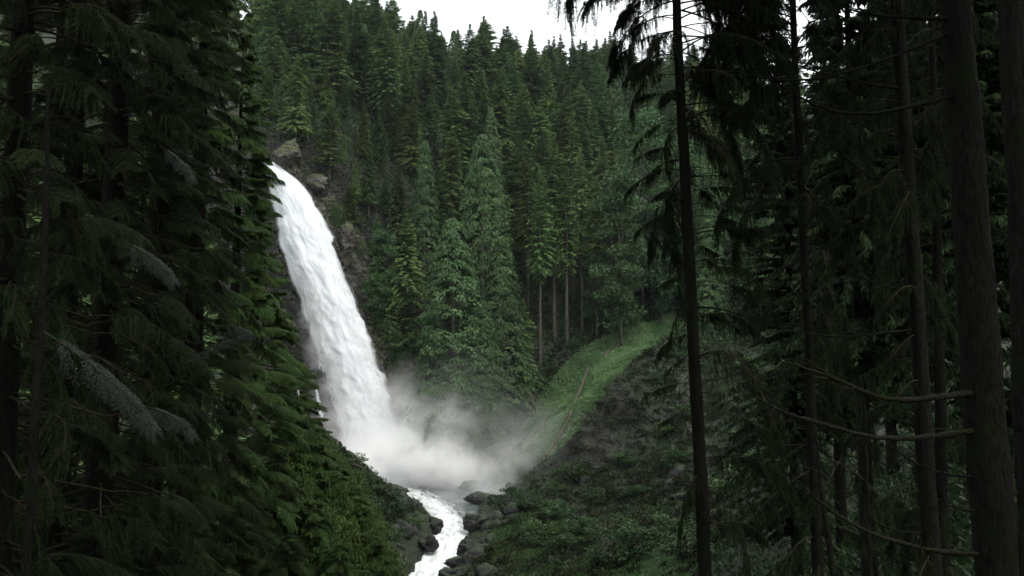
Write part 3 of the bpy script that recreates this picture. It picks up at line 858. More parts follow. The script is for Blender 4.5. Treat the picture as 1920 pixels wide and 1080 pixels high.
for i in range(4):
    proto_conifer('fir%d' % i, 'fir', 'bark_far', 36, .36, (.06, .16, .10, .26)[i], R=(6.4, 5.6, 6.6, 5.8)[i], nb=(430, 380, 440, 350)[i], ns=10, spl=1.3, spw=.48, whorl=11, gather=.6, nsp=.55, droop=(.30, .42, .36, .5)[i], rise=.18, hang=.22, prof=(1.0, 1.1, .92, 1.0)[i])
for i in range(4):
    proto_conifer('hemlock%d' % i, 'hemlock', 'bark_far', 36, .34, (.08, .22, .12, .38)[i], R=(6.3, 5.9, 6.8, 5.8)[i], nb=(420, 370, 430, 320)[i], ns=11, spl=1.2, spw=.42, whorl=10, gather=.55, nsp=.55, droop=(.5, .55, .6, .55)[i], rise=.30, hang=.5, prof=(.88, .95, .82, .8)[i])
for i in range(3):
    V, F, T = cedar_crown(210 + i, 40, (7.6, 6.8, 8.2)[i], n_cl=(1000, 900, 1050)[i], rnd=(1.5, 1.25, 1.7)[i])
    PROTO['cedar%d' % i] = (make_mesh('crown_cedar', V, F, [M['cedar']], tint=T), trunk_mesh('trunk_cedar', 40, .55, M['bark_far'], seed=i, stubs=4, bare=.1), 40)
for i in range(2):
    proto_conifer('young%d' % i, 'yellow', 'bark_far', 18, .22, .22, stubs=6, R=(3.2, 2.8)[i], nb=190, ns=8, spl=.8, spw=.26, droop=.32, rise=.22, hang=.25, prof=.8)
for i in range(3):
    proto_conifer('pole%d' % i, 'hemlock', 'bark_far', 44, .42, (.42, .5, .36)[i], stubs=34, R=(3.8, 3.5, 4.2)[i], nb=(230, 200, 260)[i], ns=9, spl=.95, spw=.28, droop=.5, rise=.2, hang=.4, prof=.6)
for i in range(3):
    proto_conifer('forest%d' % i, 'mid', 'bark', 40, .38, (.10, .2, .3)[i], stubs=30, R=(4.6, 4.2, 4.8)[i], nb=(520, 480, 460)[i], ns=16, spl=.6, spw=.16, droop=.55, rise=.25, hang=.75, prof=(.6, .55, .5)[i], tuft=2)
def broadleaf(key, seed, H, R, mat='leaf', n_cl=46, per=150, size=.42, base=.25):
    r = np.random.default_rng(seed)
    # limbs: a few rising stems, clumps at their ends
    cl = []
    for k in range(n_cl):
        t = r.uniform(base, 1)
        a = r.uniform(0, 6.28)
        rr = R * math.sqrt(r.uniform(.05, 1)) * math.sin(math.pi * min(.98, (.12 + .8 * (t - base) / (1 - base)))) ** .7
        cl.append((rr * math.cos(a), rr * math.sin(a), H * t))
    cl = np.array(cl)
    Vs, Fs, Ts, off = [], [], [], 0
    for c in cl:
        m = int(per * r.uniform(.5, 1.4))
        rad_ = R * r.uniform(.18, .34)
        d = nrm(r.normal(0, 1, (m, 3))) * (r.uniform(.2, 1, (m, 1)) ** .5) * rad_ * np.array((1.1, 1.1, .7))
        P = c + d
        D = nrm(d + r.normal(0, .5 * rad_, (m, 3)) + np.array((0, 0, -.25 * rad_)))
        V, F = kites(P, D, rand_perp(m, r, .9, .7), size * r.uniform(.6, 1.3, m), size * .62 * r.uniform(.7, 1.2, m), .5)
        Vs.append(V); Fs.append(F + off); off += len(V)
        Ts.append(np.repeat(np.clip(r.normal(.45, .13) + r.normal(0, .15, m), 0, 1), 4))
    crown = make_mesh('crown_' + key, np.concatenate(Vs), np.concatenate(Fs), [M[mat]], tint=np.concatenate(Ts))
    parts = []
    top = np.array((r.normal(0, .4), r.normal(0, .4), H * .85))
    q = np.linspace(0, 1, 8)[:, None]
    parts.append((*tube(np.array((0, 0, -1.)) * (1 - q) + top * q + r.normal(0, .12, (8, 3)), np.linspace(.016 * H * .7, .03, 8), 7), 0, .5))
    for c in cl[::3]:
        z = c[2] * r.uniform(.45, .75)
        b = top * (z / top[2])
        parts.append((*tube(b * (1 - q) + c * q + np.array((0, 0, .5)) * np.sin(q * 3.14), np.linspace(.09, .02, 8), 5), 0, .5))
    V, F, mi, ti = join(parts)
    PROTO[key] = (crown, make_mesh('trunk_' + key, V, F, [M['bark_far']], tint=ti, smooth=True), H)
for i in range(3): broadleaf('alder%d' % i, 50 + i, 24, (4.6, 5.2, 4.0)[i], n_cl=60, per=170, size=.5, base=.14)
for i in range(3): broadleaf('bush%d' % i, 70 + i, 3.0, 2.0, mat='shrub', n_cl=24, per=70, size=.30, base=.12)

def plant_tree(key, x, y, z, H, name, label, cat='tree', group=None, wide=1.0, rz=None, lean=(0, 0)):
    crown, trunk, H0 = PROTO[key]
    s = H / H0
    e = thing(name, label, cat, (x, y, z - .2), group, (lean[0], lean[1], random.uniform(0, 6.28) if rz is None else rz), (s * wide, s * wide, s))
    link('trunk', trunk, e)
    link('crown', crown, e)
    return e

# ------------------------------------------------------------------ named trees of the middle distance
def tree_px(key, px, base_row, top_row, name, label, wide=1.0, Y=None, group=None, cat='tree'):
    if Y is None:
        p = ground_hit(px, base_row, 110)
    else:
        p = at(px, 500, Y); p[2] = ground_z(p[0], p[1])
    top = at(px, top_row, p[1])
    return plant_tree(key, p[0], p[1], float(ground_z(p[0], p[1])), top[2] - p[2], name, label, cat, group, wide)
HERO = []
def hero(*a, **k):
    o = tree_px(*a, **k); HERO.append((o.location.x, o.location.y)); return o
hero('cedar0', 850, 0, 408, 'cedar_tree', 'broad soft green cedar in the centre, foremost of the big cedars', 1.05, Y=199)
hero('cedar1', 940, 0, 440, 'cedar_tree', 'dense dark green cedar right of the foremost cedar', .98, Y=201)
hero('cedar2', 905, 0, 250, 'cedar_tree', 'tallest cedar, its pointed top rising behind the foremost cedars', .75, Y=213)
hero('cedar1', 795, 0, 262, 'cedar_tree', 'tall narrow cedar between the falls and the tallest cedar', .72, Y=214)
hero('cedar0', 815, 0, 585, 'cedar_tree', 'small pale green cedar low on the rock right of the falls', .85, Y=197)
hero('cedar2', 905, 0, 560, 'cedar_tree', 'lower cedar hanging over the foot of the falls cliff', .9, Y=197)
hero('young0', 614, 0, 192, 'young_fir', 'yellow-green young fir standing on the brow above the falls', 1.2, Y=210)
hero('young1', 655, 0, 335, 'young_fir', 'small yellow-green fir on the cliff edge right of the falls', 1.3, Y=208.5)
hero('alder0', 722, 0, 438, 'small_broadleaf', 'pale leafy broadleaf sapling above the dark cliff beside the falls', 1.0, Y=206)
hero('fir3', 690, 0, 270, 'fir_tree', 'dark fir with a bare pale trunk beside the upper falls', 1.0, Y=211)
hero('fir1', 745, 0, 300, 'fir_tree', 'dark layered fir right of the bare-trunked one above the falls', 1.1, Y=212)
for k, (key, px, top, Y, w, d) in enumerate([('hemlock0', 705, 400, 207.5, 1.1, 'small dark hemlock on the cliff brow beside the middle falls'), ('hemlock2', 762, 400, 208, 1.1, 'dark hemlock just left of the foremost cedar'), ('hemlock0', 735, 530, 205.5, 1.2, 'low hemlock overhanging the dark cliff beside the falls'), ('fir2', 770, 520, 205, 1.2, 'low fir on the dark cliff left of the cedars'), ('hemlock2', 665, 300, 211, 1.1, 'drooping hemlock on the brow right of the falls lip'), ('fir0', 720, 320, 215, 1.0, 'fir in the dark gap above the pale sapling'), ('hemlock1', 640, 250, 214, 1.0, 'hemlock behind the yellow-green young fir'), ('fir2', 580, 190, 216, 1.0, 'fir right above the moss-capped crag'), ('hemlock2', 545, 165, 217, 1.0, 'hemlock directly above the falls lip'), ('hemlock1', 530, 95, 224, 1.1, 'hemlock high left of the crag, beside the dark left wood'), ('fir0', 568, 110, 226, 1.1, 'fir behind the moss-capped crag'), ('hemlock2', 604, 130, 223, 1.1, 'full hemlock behind the yellow-green young fir, to its left'), ('fir2', 640, 150, 226, 1.1, 'full fir behind the yellow-green young fir, to its right'), ('hemlock0', 676, 190, 220, 1.1, 'hemlock on the brow behind the bare-trunked fir'), ('fir0', 706, 200, 222, 1.1, 'fir uphill of the bare-trunked fir'), ('hemlock0', 980, 560, 206, 1.1, 'small hemlock at the right foot of the cedars')]):
    hero(key, px, 0, top, 'fir_tree' if 'fir' in key else 'hemlock_tree', d, w, Y=Y)
for k, (px, top, Y) in enumerate([(1012, 320, 212), (1040, 255, 216), (1062, 300, 214), (1090, 280, 219), (1118, 330, 217), (990, 275, 222), (1075, 210, 228)]):
    hero('pole%d' % (k % 3), px, 0, top, 'pole_conifer', ['slender', 'tall', 'thin', 'straight', 'dark', 'leftmost', 'rear'][k] + ' bare-trunked conifer in the stand above the green slope', 1.0, Y=Y, group='bare-trunked conifers above the green slope')
for k, (px, top, Y, d) in enumerate([(1165, 330, 212, 'leafy broadleaf tree above the top left of the green slope'), (1205, 215, 226, 'tall leafy broadleaf tree left of the near leaning trunk'), (1240, 350, 222, 'rounded broadleaf tree at the head of the green slope'), (1290, 270, 230, 'broadleaf tree partly hidden by the near leaning trunk'), (1345, 330, 226, 'broadleaf tree seen right of the near leaning trunk'), (1110, 470, 219, 'small broadleaf sapling at the foot of the bare trunks'), (1150, 400, 218, 'bright broadleaf tree left of the hanging boughs'), (1400, 300, 228, 'broadleaf tree between the leaning spruce and the thin trunk'), (1440, 390, 222, 'low broadleaf tree just left of the thin trunk')]):
    hero('alder%d' % (k % 3), px, 0, top, 'broadleaf_tree', d, .95, Y=Y)

# ------------------------------------------------------------------ hillside forest
def hillside():
    pts = []
    r = random.Random(21)
    y = 214.0
    hx = np.array(HERO)
    while y < 412:
        step = 9.4 if y < 270 else 10.2
        x0, x1 = at(470, 500, y)[0], at(1430, 500, y)[0]
        x = x0 + r.uniform(0, step)
        while x < x1:
            X, Y = x + r.uniform(-3.2, 3.2), y + r.uniform(-3.6, 3.6)
            x += step
            if np.min(np.hypot(hx[:, 0] - X, hx[:, 1] - Y)) < 5.0: continue
            Z = float(ground_z(X, Y))
            px, py = project(X, Y, Z)
            if py > 700: continue
            # stay off the green slope and the cliff brow
            if 960 < px < 1300 and Y < 240 - (1260 - px) * .06: continue
            pts.append((X, Y, Z, px, py))
        y += step * .92
    out = []
    for X, Y, Z, px, py in pts:
        H = r.uniform(19, 34)
        if r.random() < .13: H *= .65
        if Y < 232 and px < 760: H *= .75
        key = r.choice(['fir0', 'fir1', 'fir2', 'fir3', 'fir0', 'fir1', 'hemlock0', 'hemlock1', 'hemlock2', 'hemlock3'])
        if Y > 372: key = r.choice(['fir0', 'fir1', 'fir1', 'fir2', 'hemlock0'])
        if px < 600 and Y < 300 and r.random() < .35: key = 'hemlock0'
        if r.random() < .06: key = 'cedar1'
        out.append([X, Y, Z, px, py, H, key])
    # skyline trees get their place along the ridge, the others the part of the slope they stand in
    sky = sorted([o for o in out if o[1] > 376], key=lambda o: o[3])
    rank = {id(o): k + 1 for k, o in enumerate(sky)}
    made = []
    for o in out:
        X, Y, Z, px, py, H, key = o
        kind = 'cedar' if 'cedar' in key else ('fir' if 'fir' in key else 'hemlock')
        col = 'above the lip of the falls' if px < 640 else 'between the falls and the tall cedars' if px < 790 else 'behind the tall cedars' if px < 980 else 'above the stand of bare trunks' if px < 1130 else 'above the head of the green slope' if px < 1270 else 'behind the near leaning trunk'
        size = 'small' if H < 21 else 'tall' if H > 28.5 else 'mid-sized'
        if id(o) in rank:
            lab = '%s %s on the skyline ridge, %s of the ridge trees from the left' % (size, kind, nth(rank[id(o)]))
            grp = 'skyline trees on the ridge'
        else:
            row = 'high on the hillside' if Y > 320 else 'halfway up the hillside' if Y > 258 else 'low on the hillside'
            lab = '%s %s %s, %s' % (size, kind, row, col)
            grp = '%s hillside trees %s' % (kind, col)
        s = r.uniform(1.18, 1.55) * (.62 if kind == 'cedar' else 1)
        made.append((lab, px, plant_tree(key, X, Y, Z, H, kind + '_tree', lab, 'tree', grp, s, r.uniform(0, 6.28), (r.gauss(0, .02), r.gauss(0, .02)))))
    number_labels(made)
    return len(out)
N_HILL = hillside()
def far_wood():
    # the part of the hillside wood that hardly shows between the near trees, and the wood left of the falls: one mass
    r = np.random.default_rng(5)
    V0, F0, T0 = conifer_crown(123, 30, 4.8, bare=.06, nb=66, ns=4, spl=2.3, spw=.95, droop=.4, rise=.2, hang=.3, prof=.8)
    Vs, Fs, Ts, off = [], [], [], 0
    spots = []
    for Y in np.arange(225, 412, 15):
        for X in np.arange(at(1440, 500, Y)[0], at(2150, 500, Y)[0], 13): spots.append((X, Y))
        for X in np.arange(at(200, 500, Y)[0], at(450, 500, Y)[0], 14): spots.append((X, Y))
    for Y in np.arange(62, 200, 9):
        for X in np.arange(at(-120, 500, Y)[0], at(430 if Y < 170 else 380, 500, Y)[0], 9): spots.append((X, Y))
    for X, Y in spots:
        X, Y = X + r.uniform(-4, 4), Y + r.uniform(-4, 4)
        a, s = r.uniform(0, 6.28), r.uniform(.75, 1.1)
        c, sn = math.cos(a), math.sin(a)
        V = (V0 @ np.array([[c, sn, 0], [-sn, c, 0], [0, 0, 1]])) * s + np.array((X, Y, float(ground_z(X, Y))))
        Vs.append(V); Fs.append(F0 + off); off += len(V); Ts.append(np.clip(T0 + r.normal(0, .12), 0, 1))
    o = link('distant_forest', make_mesh('distant_forest', np.concatenate(Vs), np.concatenate(Fs), [M['fir']], tint=np.concatenate(Ts)))
    tag(o, 'distant conifer wood seen through gaps between the near trees', 'forest', kind='stuff')
far_wood()

# ------------------------------------------------------------------ low plants on the slopes
def in_poly(px, py, poly):
    poly = np.array(poly, float)
    c = np.zeros(px.shape, bool)
    j = len(poly) - 1
    for i in range(len(poly)):
        xi, yi = poly[i]; xj, yj = poly[j]
        c ^= ((yi > py) != (yj > py)) & (px < (xj - xi) * (py - yi) / (yj - yi + 1e-9) + xi)
        j = i
    return c
CHUTE = [(1262, 585), (1225, 600), (1150, 622), (1085, 655), (1045, 700), (1010, 745), (985, 790), (945, 835), (930, 872), (965, 880), (1010, 870), (1060, 838), (1090, 800), (1118, 765), (1142, 725), (1180, 685), (1232, 645), (1290, 612)]
def covers():
    r = np.random.default_rng(15)
    n = 330000
    X = r.uniform(-62, 80, n); Y = r.uniform(92, 240, n)
    Z = ground_z(X, Y)
    px, py = project(X, Y, Z)
    e = .5
    gxx = (ground_z(X + e, Y) - ground_z(X - e, Y)) / (2 * e); gyy = (ground_z(X, Y + e) - ground_z(X, Y - e)) / (2 * e)
    Nn = nrm(np.stack([-gxx, -gyy, np.ones(n)], -1))
    sd, sz = stream_dist(X, Y)
    vis = (px > 480) & (px < 1560) & (py < 1130)
    chute = in_poly(px, py, CHUTE) & (Y > 164) & (Y < 236)
    wet = ((Z < sz + 1.2) & (sd < 14)) | (sd < 5.4 + 1.5 * fbm(np.stack([X / 4, Y / 4, 0 * X + 1], -1), 2, 6))
    patch = fbm(np.stack([X / 7, Y / 7, 0 * X], -1), 3, 91)
    rest = vis & ~chute & ~wet & (Nn[:, 2] > .48) & (patch + r.uniform(-.6, .6, n) > -.25) & (Y < 226)
    P = np.stack([X, Y, Z], -1)
    def tufts(mask, blades, l, w, name, mat, label, lean, ti):
        p = np.repeat(P[mask], blades, 0); m = len(p)
        p = p + r.normal(0, .16, (m, 3)) * np.array((1, 1, .2))
        D = r.normal(0, lean, (m, 3)); D[:, 2] = np.abs(D[:, 2]) * .4 + .7
        D = D + np.repeat(Nn[mask], blades, 0) * .5
        V, F = kites(p - np.array((0, 0, .05)), D, rand_perp(m, r, .5, .8), l * r.uniform(.5, 1.4, m), w * r.uniform(.7, 1.3, m), .55)
        t = np.repeat(np.clip(np.repeat(ti[mask], blades) + r.normal(0, .14, m), 0, 1), 4)
        tag(link(name, make_mesh(name, V, F, [M[mat]], tint=t)), label, 'plants', kind='stuff')
    big = fbm(np.stack([X / 4, Y / 4, 0 * X + 4], -1), 3, 44)
    tufts(chute, 4, .45, .20, 'slope_greenery', 'grass', 'bright green low plants carpeting the steep slope right of the falls', .8, .5 + .42 * big)
    mound = in_poly(px, py, [(945, 950), (1000, 952), (1060, 985), (1150, 1003), (1230, 1010), (1200, 1085), (960, 1085), (900, 1040)]) & (Y > 95) & (Y < 160) & ~wet & (patch > -.35)
    corner = in_poly(px, py, [(1170, 1095), (1215, 1040), (1262, 1000), (1310, 965), (1345, 1000), (1330, 1095)]) & (Y > 75) & (Y < 150)
    tufts(mound, 3, .34, .16, 'mound_moss', 'moss', 'soft green moss over the mound right of the stream', .8, .5 + .35 * big)
    tufts(corner, 4, .36, .14, 'corner_grass', 'grass', 'bright grass on the rise behind the leaning spruce foot', .8, .35 + .3 * big)
    tufts(rest & ~mound & ~corner & (r.uniform(0, 1, n) < .5), 3, .58, .24, 'ground_cover', 'cover', 'moss and low ferns covering the gorge banks', .8, .42 + .4 * patch)
covers()
def undergrowth():
    r = np.random.default_rng(19)
    def lay(X, Y, blades, l, w, name, label, keep=None):
        Z = ground_z(X, Y)
        m0 = np.ones(len(X), bool) if keep is None else keep(X, Y, Z)
        P = np.repeat(np.stack([X, Y, Z], -1)[m0], blades, 0); m = len(P)
        P = P + r.normal(0, l * .45, (m, 3)) * np.array((1, 1, .25))
        D = r.normal(0, .8, (m, 3)); D[:, 2] = np.abs(D[:, 2]) * .5 + .5
        V, F = kites(P, D, rand_perp(m, r, .8, .7), l * r.uniform(.5, 1.5, m), w * r.uniform(.6, 1.3, m), .55)
        patch = fbm(np.stack([P[:, 0] / 6, P[:, 1] / 6, 0 * P[:, 0]], -1), 2, 23)
        tag(link(name, make_mesh(name, V, F, [M['under']], tint=np.repeat(np.clip(.45 + .3 * patch + r.normal(0, .15, m), 0, 1), 4))), label, 'plants', kind='stuff')
    Y = r.uniform(199, 330, 36000) ; u = r.uniform(450, 1420, len(Y)); X = (u - 960) / FPX * Y
    def off_chute(X, Y, Z):
        px, py = project(X, Y, Z)
        return ~(in_poly(px, py, CHUTE) & (Y < 236)) & (Z > -19)
    lay(X, Y, 3, 1.1, .52, 'hillside_undergrowth', 'dark ferns and brush under the hillside trees', off_chute)
    Y = r.uniform(9, 95, 26000); u = r.uniform(1290, 2050, len(Y)); X = (u - 960) / FPX * Y
    lay(X, Y, 3, .45, .16, 'forest_undergrowth', 'dark ferns and brush under the right-hand trees')
undergrowth()
def cliff_plants():
    r = np.random.default_rng(88)
    P = CLIFF_P
    px, py = project(P[:, 0], P[:, 1], P[:, 2])
    edge = np.interp(py, [q[1] for q in FALL_R], [q[0] for q in FALL_R])
    n = fbm(P / 3.2, 3, 71)
    ok = np.nonzero((px > edge + 16) & (n > -.05) & (py < 850))[0]
    ok = r.choice(ok, min(2600, len(ok)), replace=False)
    Q = np.repeat(P[ok], 8, 0); m = len(Q)
    Q = Q + r.normal(0, .35, (m, 3)) - np.array((0, .15, 0))
    D = r.normal(0, .7, (m, 3)) + np.array((-.1, -.6, -.25))
    V, F = kites(Q, D, rand_perp(m, r, .8, .5), .62 * r.uniform(.5, 1.4, m), .24 * r.uniform(.6, 1.3, m))
    tag(link('cliff_plants', make_mesh('cliff_plants', V, F, [M['moss']], tint=np.repeat(np.clip(.4 + .4 * np.repeat(n[ok], 8) + r.normal(0, .15, m), 0, 1), 4))), 'ferns and moss clinging to the cliff right of the falls', 'plants', kind='stuff')
cliff_plants()
def bank_brush():
    r = np.random.default_rng(61)
    Vs, Fs, Ts, off = [], [], [], 0
    for k in range(820):
        reg = r.random()
        if reg < .62: px, py = r.uniform(1075, 1420), r.uniform(640, 990)
        elif reg < .87: px, py = r.uniform(905, 1330), r.uniform(925, 1085)
        else: px, py = r.uniform(640, 800), r.uniform(850, 1060)
        if in_poly(np.array([px]), np.array([py]), CHUTE)[0]: continue
        p = ground_hit(px, py, 70)
        if p is None or p[1] < 75 or p[1] > 205: continue
        sd, sz = stream_dist(np.array([p[0]]), np.array([p[1]]))
        if sd[0] < 7: continue
        R = r.uniform(.5, 1.7); m = int(70 * R + 30)
        d = nrm(r.normal(0, 1, (m, 3))); d[:, 2] = np.abs(d[:, 2])
        P = p + d * R * r.uniform(.35, 1, (m, 1)) * np.array((1.1, 1.1, .62)) - np.array((0, 0, .15))
        D = d + r.normal(0, .6, (m, 3))
        V, F = kites(P, D, rand_perp(m, r, .8, .6), .46 * r.uniform(.5, 1.4, m), .2 * r.uniform(.6, 1.3, m), .5)
        Vs.append(V); Fs.append(F + off); off += len(V)
        Ts.append(np.repeat(np.clip(r.normal(.45, .2) + r.normal(0, .14, m), 0, 1), 4))
    tag(link('bank_brush', make_mesh('bank_brush', np.concatenate(Vs), np.concatenate(Fs), [M['brush']], tint=np.concatenate(Ts))), 'brown-green heathy brush matted over the gorge banks', 'plants', kind='stuff')
bank_brush()
def bushes():
    r = random.Random(5)
    made = []
    spec = [(985, 955, 1.3), (1040, 975, 1.5), (1090, 1000, 1.4), (1150, 1010, 1.6), (1010, 1020, 1.4), (1060, 1040, 1.5), (1130, 1060, 1.6), (1200, 1040, 1.5), (960, 940, 1.1), (1075, 900, 1.6), (1040, 925, 1.3), (1110, 945, 1.3), (1180, 870, 1.5), (1240, 820, 1.3), (1200, 930, 1.2),
            (1140, 800, 1.0), (1190, 760, 1.1), (1230, 720, 1.0), (1265, 670, 1.2), (1290, 780, 1.2), (1265, 880, 1.5), (690, 905, 1.1), (720, 935, 1.2), (745, 965, 1.1), (660, 870, 1.2), (775, 990, .9), (690, 960, 1.2), (730, 1010, 1.2),
            (1075, 655, .9), (1035, 700, .9), (985, 770, 1.0), (950, 830, 1.1), (1210, 600, .8), (1390, 830, 1.6), (1420, 770, 1.5), (1440, 880, 1.7), (1370, 920, 1.6), (1400, 700, 1.5), (1350, 1010, 1.5), (1300, 1040, 1.6), (1250, 1010, 1.4)]
    for k, (px, py, s) in enumerate(spec):
        p = ground_hit(px, py, 60)
        if p is None: continue
        where = 'on the mossy mound right of the stream' if (py > 930 and 950 <= px < 1220) else 'on the left bank by the stream' if px < 800 else 'at the forest edge of the green slope' if (py < 840 and px < 1215 and py < 1500 - .75 * px) else 'on the dark bank below the green slope' if px < 1300 else 'seen through the trunks on the right'
        sz = 'small' if s < 1.15 else 'broad' if s > 1.45 else 'leafy'
        crown, trunk, H0 = PROTO['bush%d' % (k % 3)]
        e = thing('shrub', '%s green shrub %s' % (sz, where), 'shrub', p - np.array((0, 0, .2)), '%s shrubs %s' % (sz, where), (0, 0, r.uniform(0, 6.28)), (s * r.uniform(.8, 1.1), s * r.uniform(.8, 1.1), s * r.uniform(.5, .8)))
        link('stems', trunk, e); link('leaves', crown, e)
        made.append((e['label'], px, e))
    number_labels(made)
bushes()

# ------------------------------------------------------------------ near boughs (base at origin, reaching along +X)
def bough_axis(L, rise, droop, n=14, tip=0.0):
    s = np.linspace(0, 1, n)
    return np.stack([L * s * (1 - .12 * s), .06 * L * np.sin(s * 3), L * (rise * s - droop * s ** 2 + tip * s ** 4)], -1)
def cedar_bough(name, seed, L, mat, rise=.15, droop=.55, tip=.12, nsec=44, nter=13, leaf=.11, wid=.030, seclen=.34, hang=.5):
    r = np.random.default_rng(seed)
    ax = bough_axis(L, rise, droop, 24, tip)
    s = np.sort(r.uniform(.10, 1, nsec))
    idx = s * 23
    def interp(A): return np.stack([np.interp(idx, range(24), A[:, k]) for k in range(3)], -1)
    B = interp(ax); T = nrm(interp(np.gradient(ax, axis=0)))
    side = np.where(np.arange(nsec) % 2 == 0, 1, -1)
    S = nrm(np.cross(np.array((0, 0, 1.)), T)) * side[:, None]
    ang = r.uniform(.6, 1.05, nsec)[:, None]
    D = nrm(T * np.cos(ang) + S * np.sin(ang) + np.array((0, 0, 1)) * r.normal(0, .08, (nsec, 1)))
    ls = L * seclen * (1.1 - .75 * s) * r.uniform(.7, 1.2, nsec)
    u = (np.arange(nter) + .5) / nter
    Q = B[:, None] + D[:, None] * (ls[:, None] * u[None])[..., None]
    Q[..., 2] -= hang * ls[:, None] * u[None] ** 2
    TD = D[:, None] + np.array((0, 0, -1.)) * (2 * hang * u)[None, :, None]
    TD = nrm(TD)
    Sx = nrm(np.cross(TD, np.array((0, 0, 1.))))
    stint = r.normal(.45, .16, (nsec, 1)) + np.zeros((nsec, nter))
    parts = []
    for sg in (-1, 1):
        for k in range(2):
            a2 = r.uniform(.45, .9, (nsec, nter, 1)) * sg
            DD = TD * np.cos(a2) + Sx * np.sin(a2) + np.array((0, 0, -1)) * r.uniform(.05, .45, (nsec, nter, 1))
            P = Q + r.normal(0, .012, Q.shape) + (DD * leaf * .75 * k if k else 0)
            V, F = kites(P.reshape(-1, 3), DD.reshape(-1, 3), rand_perp(nsec * nter, r, 1, .3), leaf * r.uniform(.7, 1.4, nsec * nter), wid * r.uniform(.7, 1.3, nsec * nter))
            parts.append((V, F, 0, np.repeat(np.clip(stint + r.normal(0, .13, stint.shape), 0, 1).ravel(), 4)))
    tipq, F = kites(Q[:, -1], TD[:, -1], rand_perp(nsec, r), leaf * 1.3, wid)
    parts.append((tipq, F, 0, .6))
    V, F = tube(ax, np.linspace(.016 * L ** .6, .004, 24), 5)
    parts.append((V, F, 1, .5))
    for k in range(nsec):
        V, F = tube(np.vstack([B[k], Q[k, nter // 2], Q[k, -1]]), (.006, .004, .002), 3, cap=False)
        parts.append((V, F, 1, .5))
    V, F, mi, ti = join(parts)
    return make_mesh(name, V, F, [M[mat], M['twig']], tint=ti, mat_index=mi)
def hanging_bough(name, seed, L, mat, rise=.25, droop=.75, tip=.0, nh=60, nn=30, hl=.75, leaf=.060, wid=.020, bare=.15):
    """hemlock / spruce bough: curtains of twigs hanging from an arching branch"""
    r = np.random.default_rng(seed)
    ax = bough_axis(L, rise, droop, 24, tip)
    nc = 11                                                     # twigs hang in clumps with gaps between
    cc = np.sort(bare + (1 - bare) * r.uniform(0, 1, nc) ** .8)
    s = np.sort(np.clip(cc[r.integers(0, nc, nh)] + r.normal(0, .035, nh), bare * .8, 1))
    idx = s * 23
    def interp(A): return np.stack([np.interp(idx, range(24), A[:, k]) for k in range(3)], -1)
    B = interp(ax); T = nrm(interp(np.gradient(ax, axis=0)))
    S = nrm(np.cross(np.array((0, 0, 1.)), T)) * r.normal(0, 1, (nh, 1))
    B = B + S * r.uniform(0, .22, (nh, 1)) * (1.1 - s)[:, None] * L * .5 + T * r.uniform(0, .1, (nh, 1)) * L
    out = nrm(T * .6 + S * .9)
    hlen = hl * (1.15 - .6 * s) * r.uniform(.2, 1.4, nh) ** 1.2
    u = (np.arange(nn) + .5) / nn
    side = .35 * hlen
    Q = B[:, None] + out[:, None] * (side[:, None] * np.sqrt(u)[None])[..., None]
    Q[..., 2] -= hlen[:, None] * (u ** 1.3)[None]
    TD = nrm(np.gradient(Q, axis=1))
    rp = nrm(r.normal(0, 1, (nh, 1, 3)) + np.zeros((nh, nn, 3)))
    Sx = nrm(np.cross(TD, rp))
    Sy = np.cross(TD, Sx)
    parts = []
    st = r.normal(.42, .15, (nh, 1)) + np.zeros((nh, nn))
    for k in range(4):
        ph = k * 1.571 + r.normal(0, .3, (nh, nn, 1))
        DD = TD * .8 + (Sx * np.cos(ph) + Sy * np.sin(ph)) * .7
        V, F = kites((Q + r.normal(0, .006, Q.shape)).reshape(-1, 3), DD.reshape(-1, 3), r.normal(0, 1, (nh * nn, 3)), leaf * r.uniform(.6, 1.4, nh * nn), wid * r.uniform(.7, 1.3, nh * nn))
        parts.append((V, F, 0, np.repeat(np.clip(st + r.normal(0, .12, st.shape), 0, 1).ravel(), 4)))
    V, F = tube(ax, np.linspace(.015 * L ** .6, .004, 24), 5)
    parts.append((V, F, 1, .5))
    for k in range(nh):
        V, F = tube(np.vstack([ax[min(23, int(idx[k]))], B[k], Q[k, nn // 2], Q[k, -1]]), (.007, .006, .004, .002), 3, cap=False)
        parts.append((V, F, 1, .5))
    V, F, mi, ti = join(parts)
    return make_mesh(name, V, F, [M[mat], M['twig']], tint=ti, mat_index=mi)

BOUGH = {}
BOUGH['dark'] = [cedar_bough('cedar_bough_%d' % i, 300 + i, 3.0, 'shaded_cedar', (.12, .2, .05, .1)[i], (.5, .62, .45, .75)[i], (.10, .12, .05, .05)[i], hang=(.5, .65, .6, .8)[i], nsec=84, nter=24, leaf=.062, wid=.017) for i in range(4)]
BOUGH['edge'] = [cedar_bough('edge_bough_%d' % i, 320 + i, 3.0, 'lit_cedar', (.15, .22, .1)[i], (.45, .6, .7)[i], .08, hang=(.5, .7, .8)[i], nsec=76, nter=20, leaf=.095, wid=.034) for i in range(3)]
BOUGH['grey'] = [cedar_bough('grey_bough_%d' % i, 340 + i, 2.2, 'sheen_cedar', .05, (.12, .2)[i], .0, hang=.6, nsec=46, nter=14, leaf=.065, wid=.011, seclen=.22) for i in range(2)]
BOUGH['hang'] = [hanging_bough('hanging_bough_%d' % i, 360 + i, 3.0, 'spruce', (.3, .22, .12, .4, .18, .3)[i], (.75, .6, .35, .6, .75, .45)[i], (0, .1, 0, -.25, .1, -.1)[i], nn=24, wid=.015, nh=(110, 84, 70, 95, 64, 120)[i], hl=(.9, .7, .6, 1.05, .8, .55)[i], bare=(.12, .3, .2, .1, .35, .08)[i]) for i in range(6)]
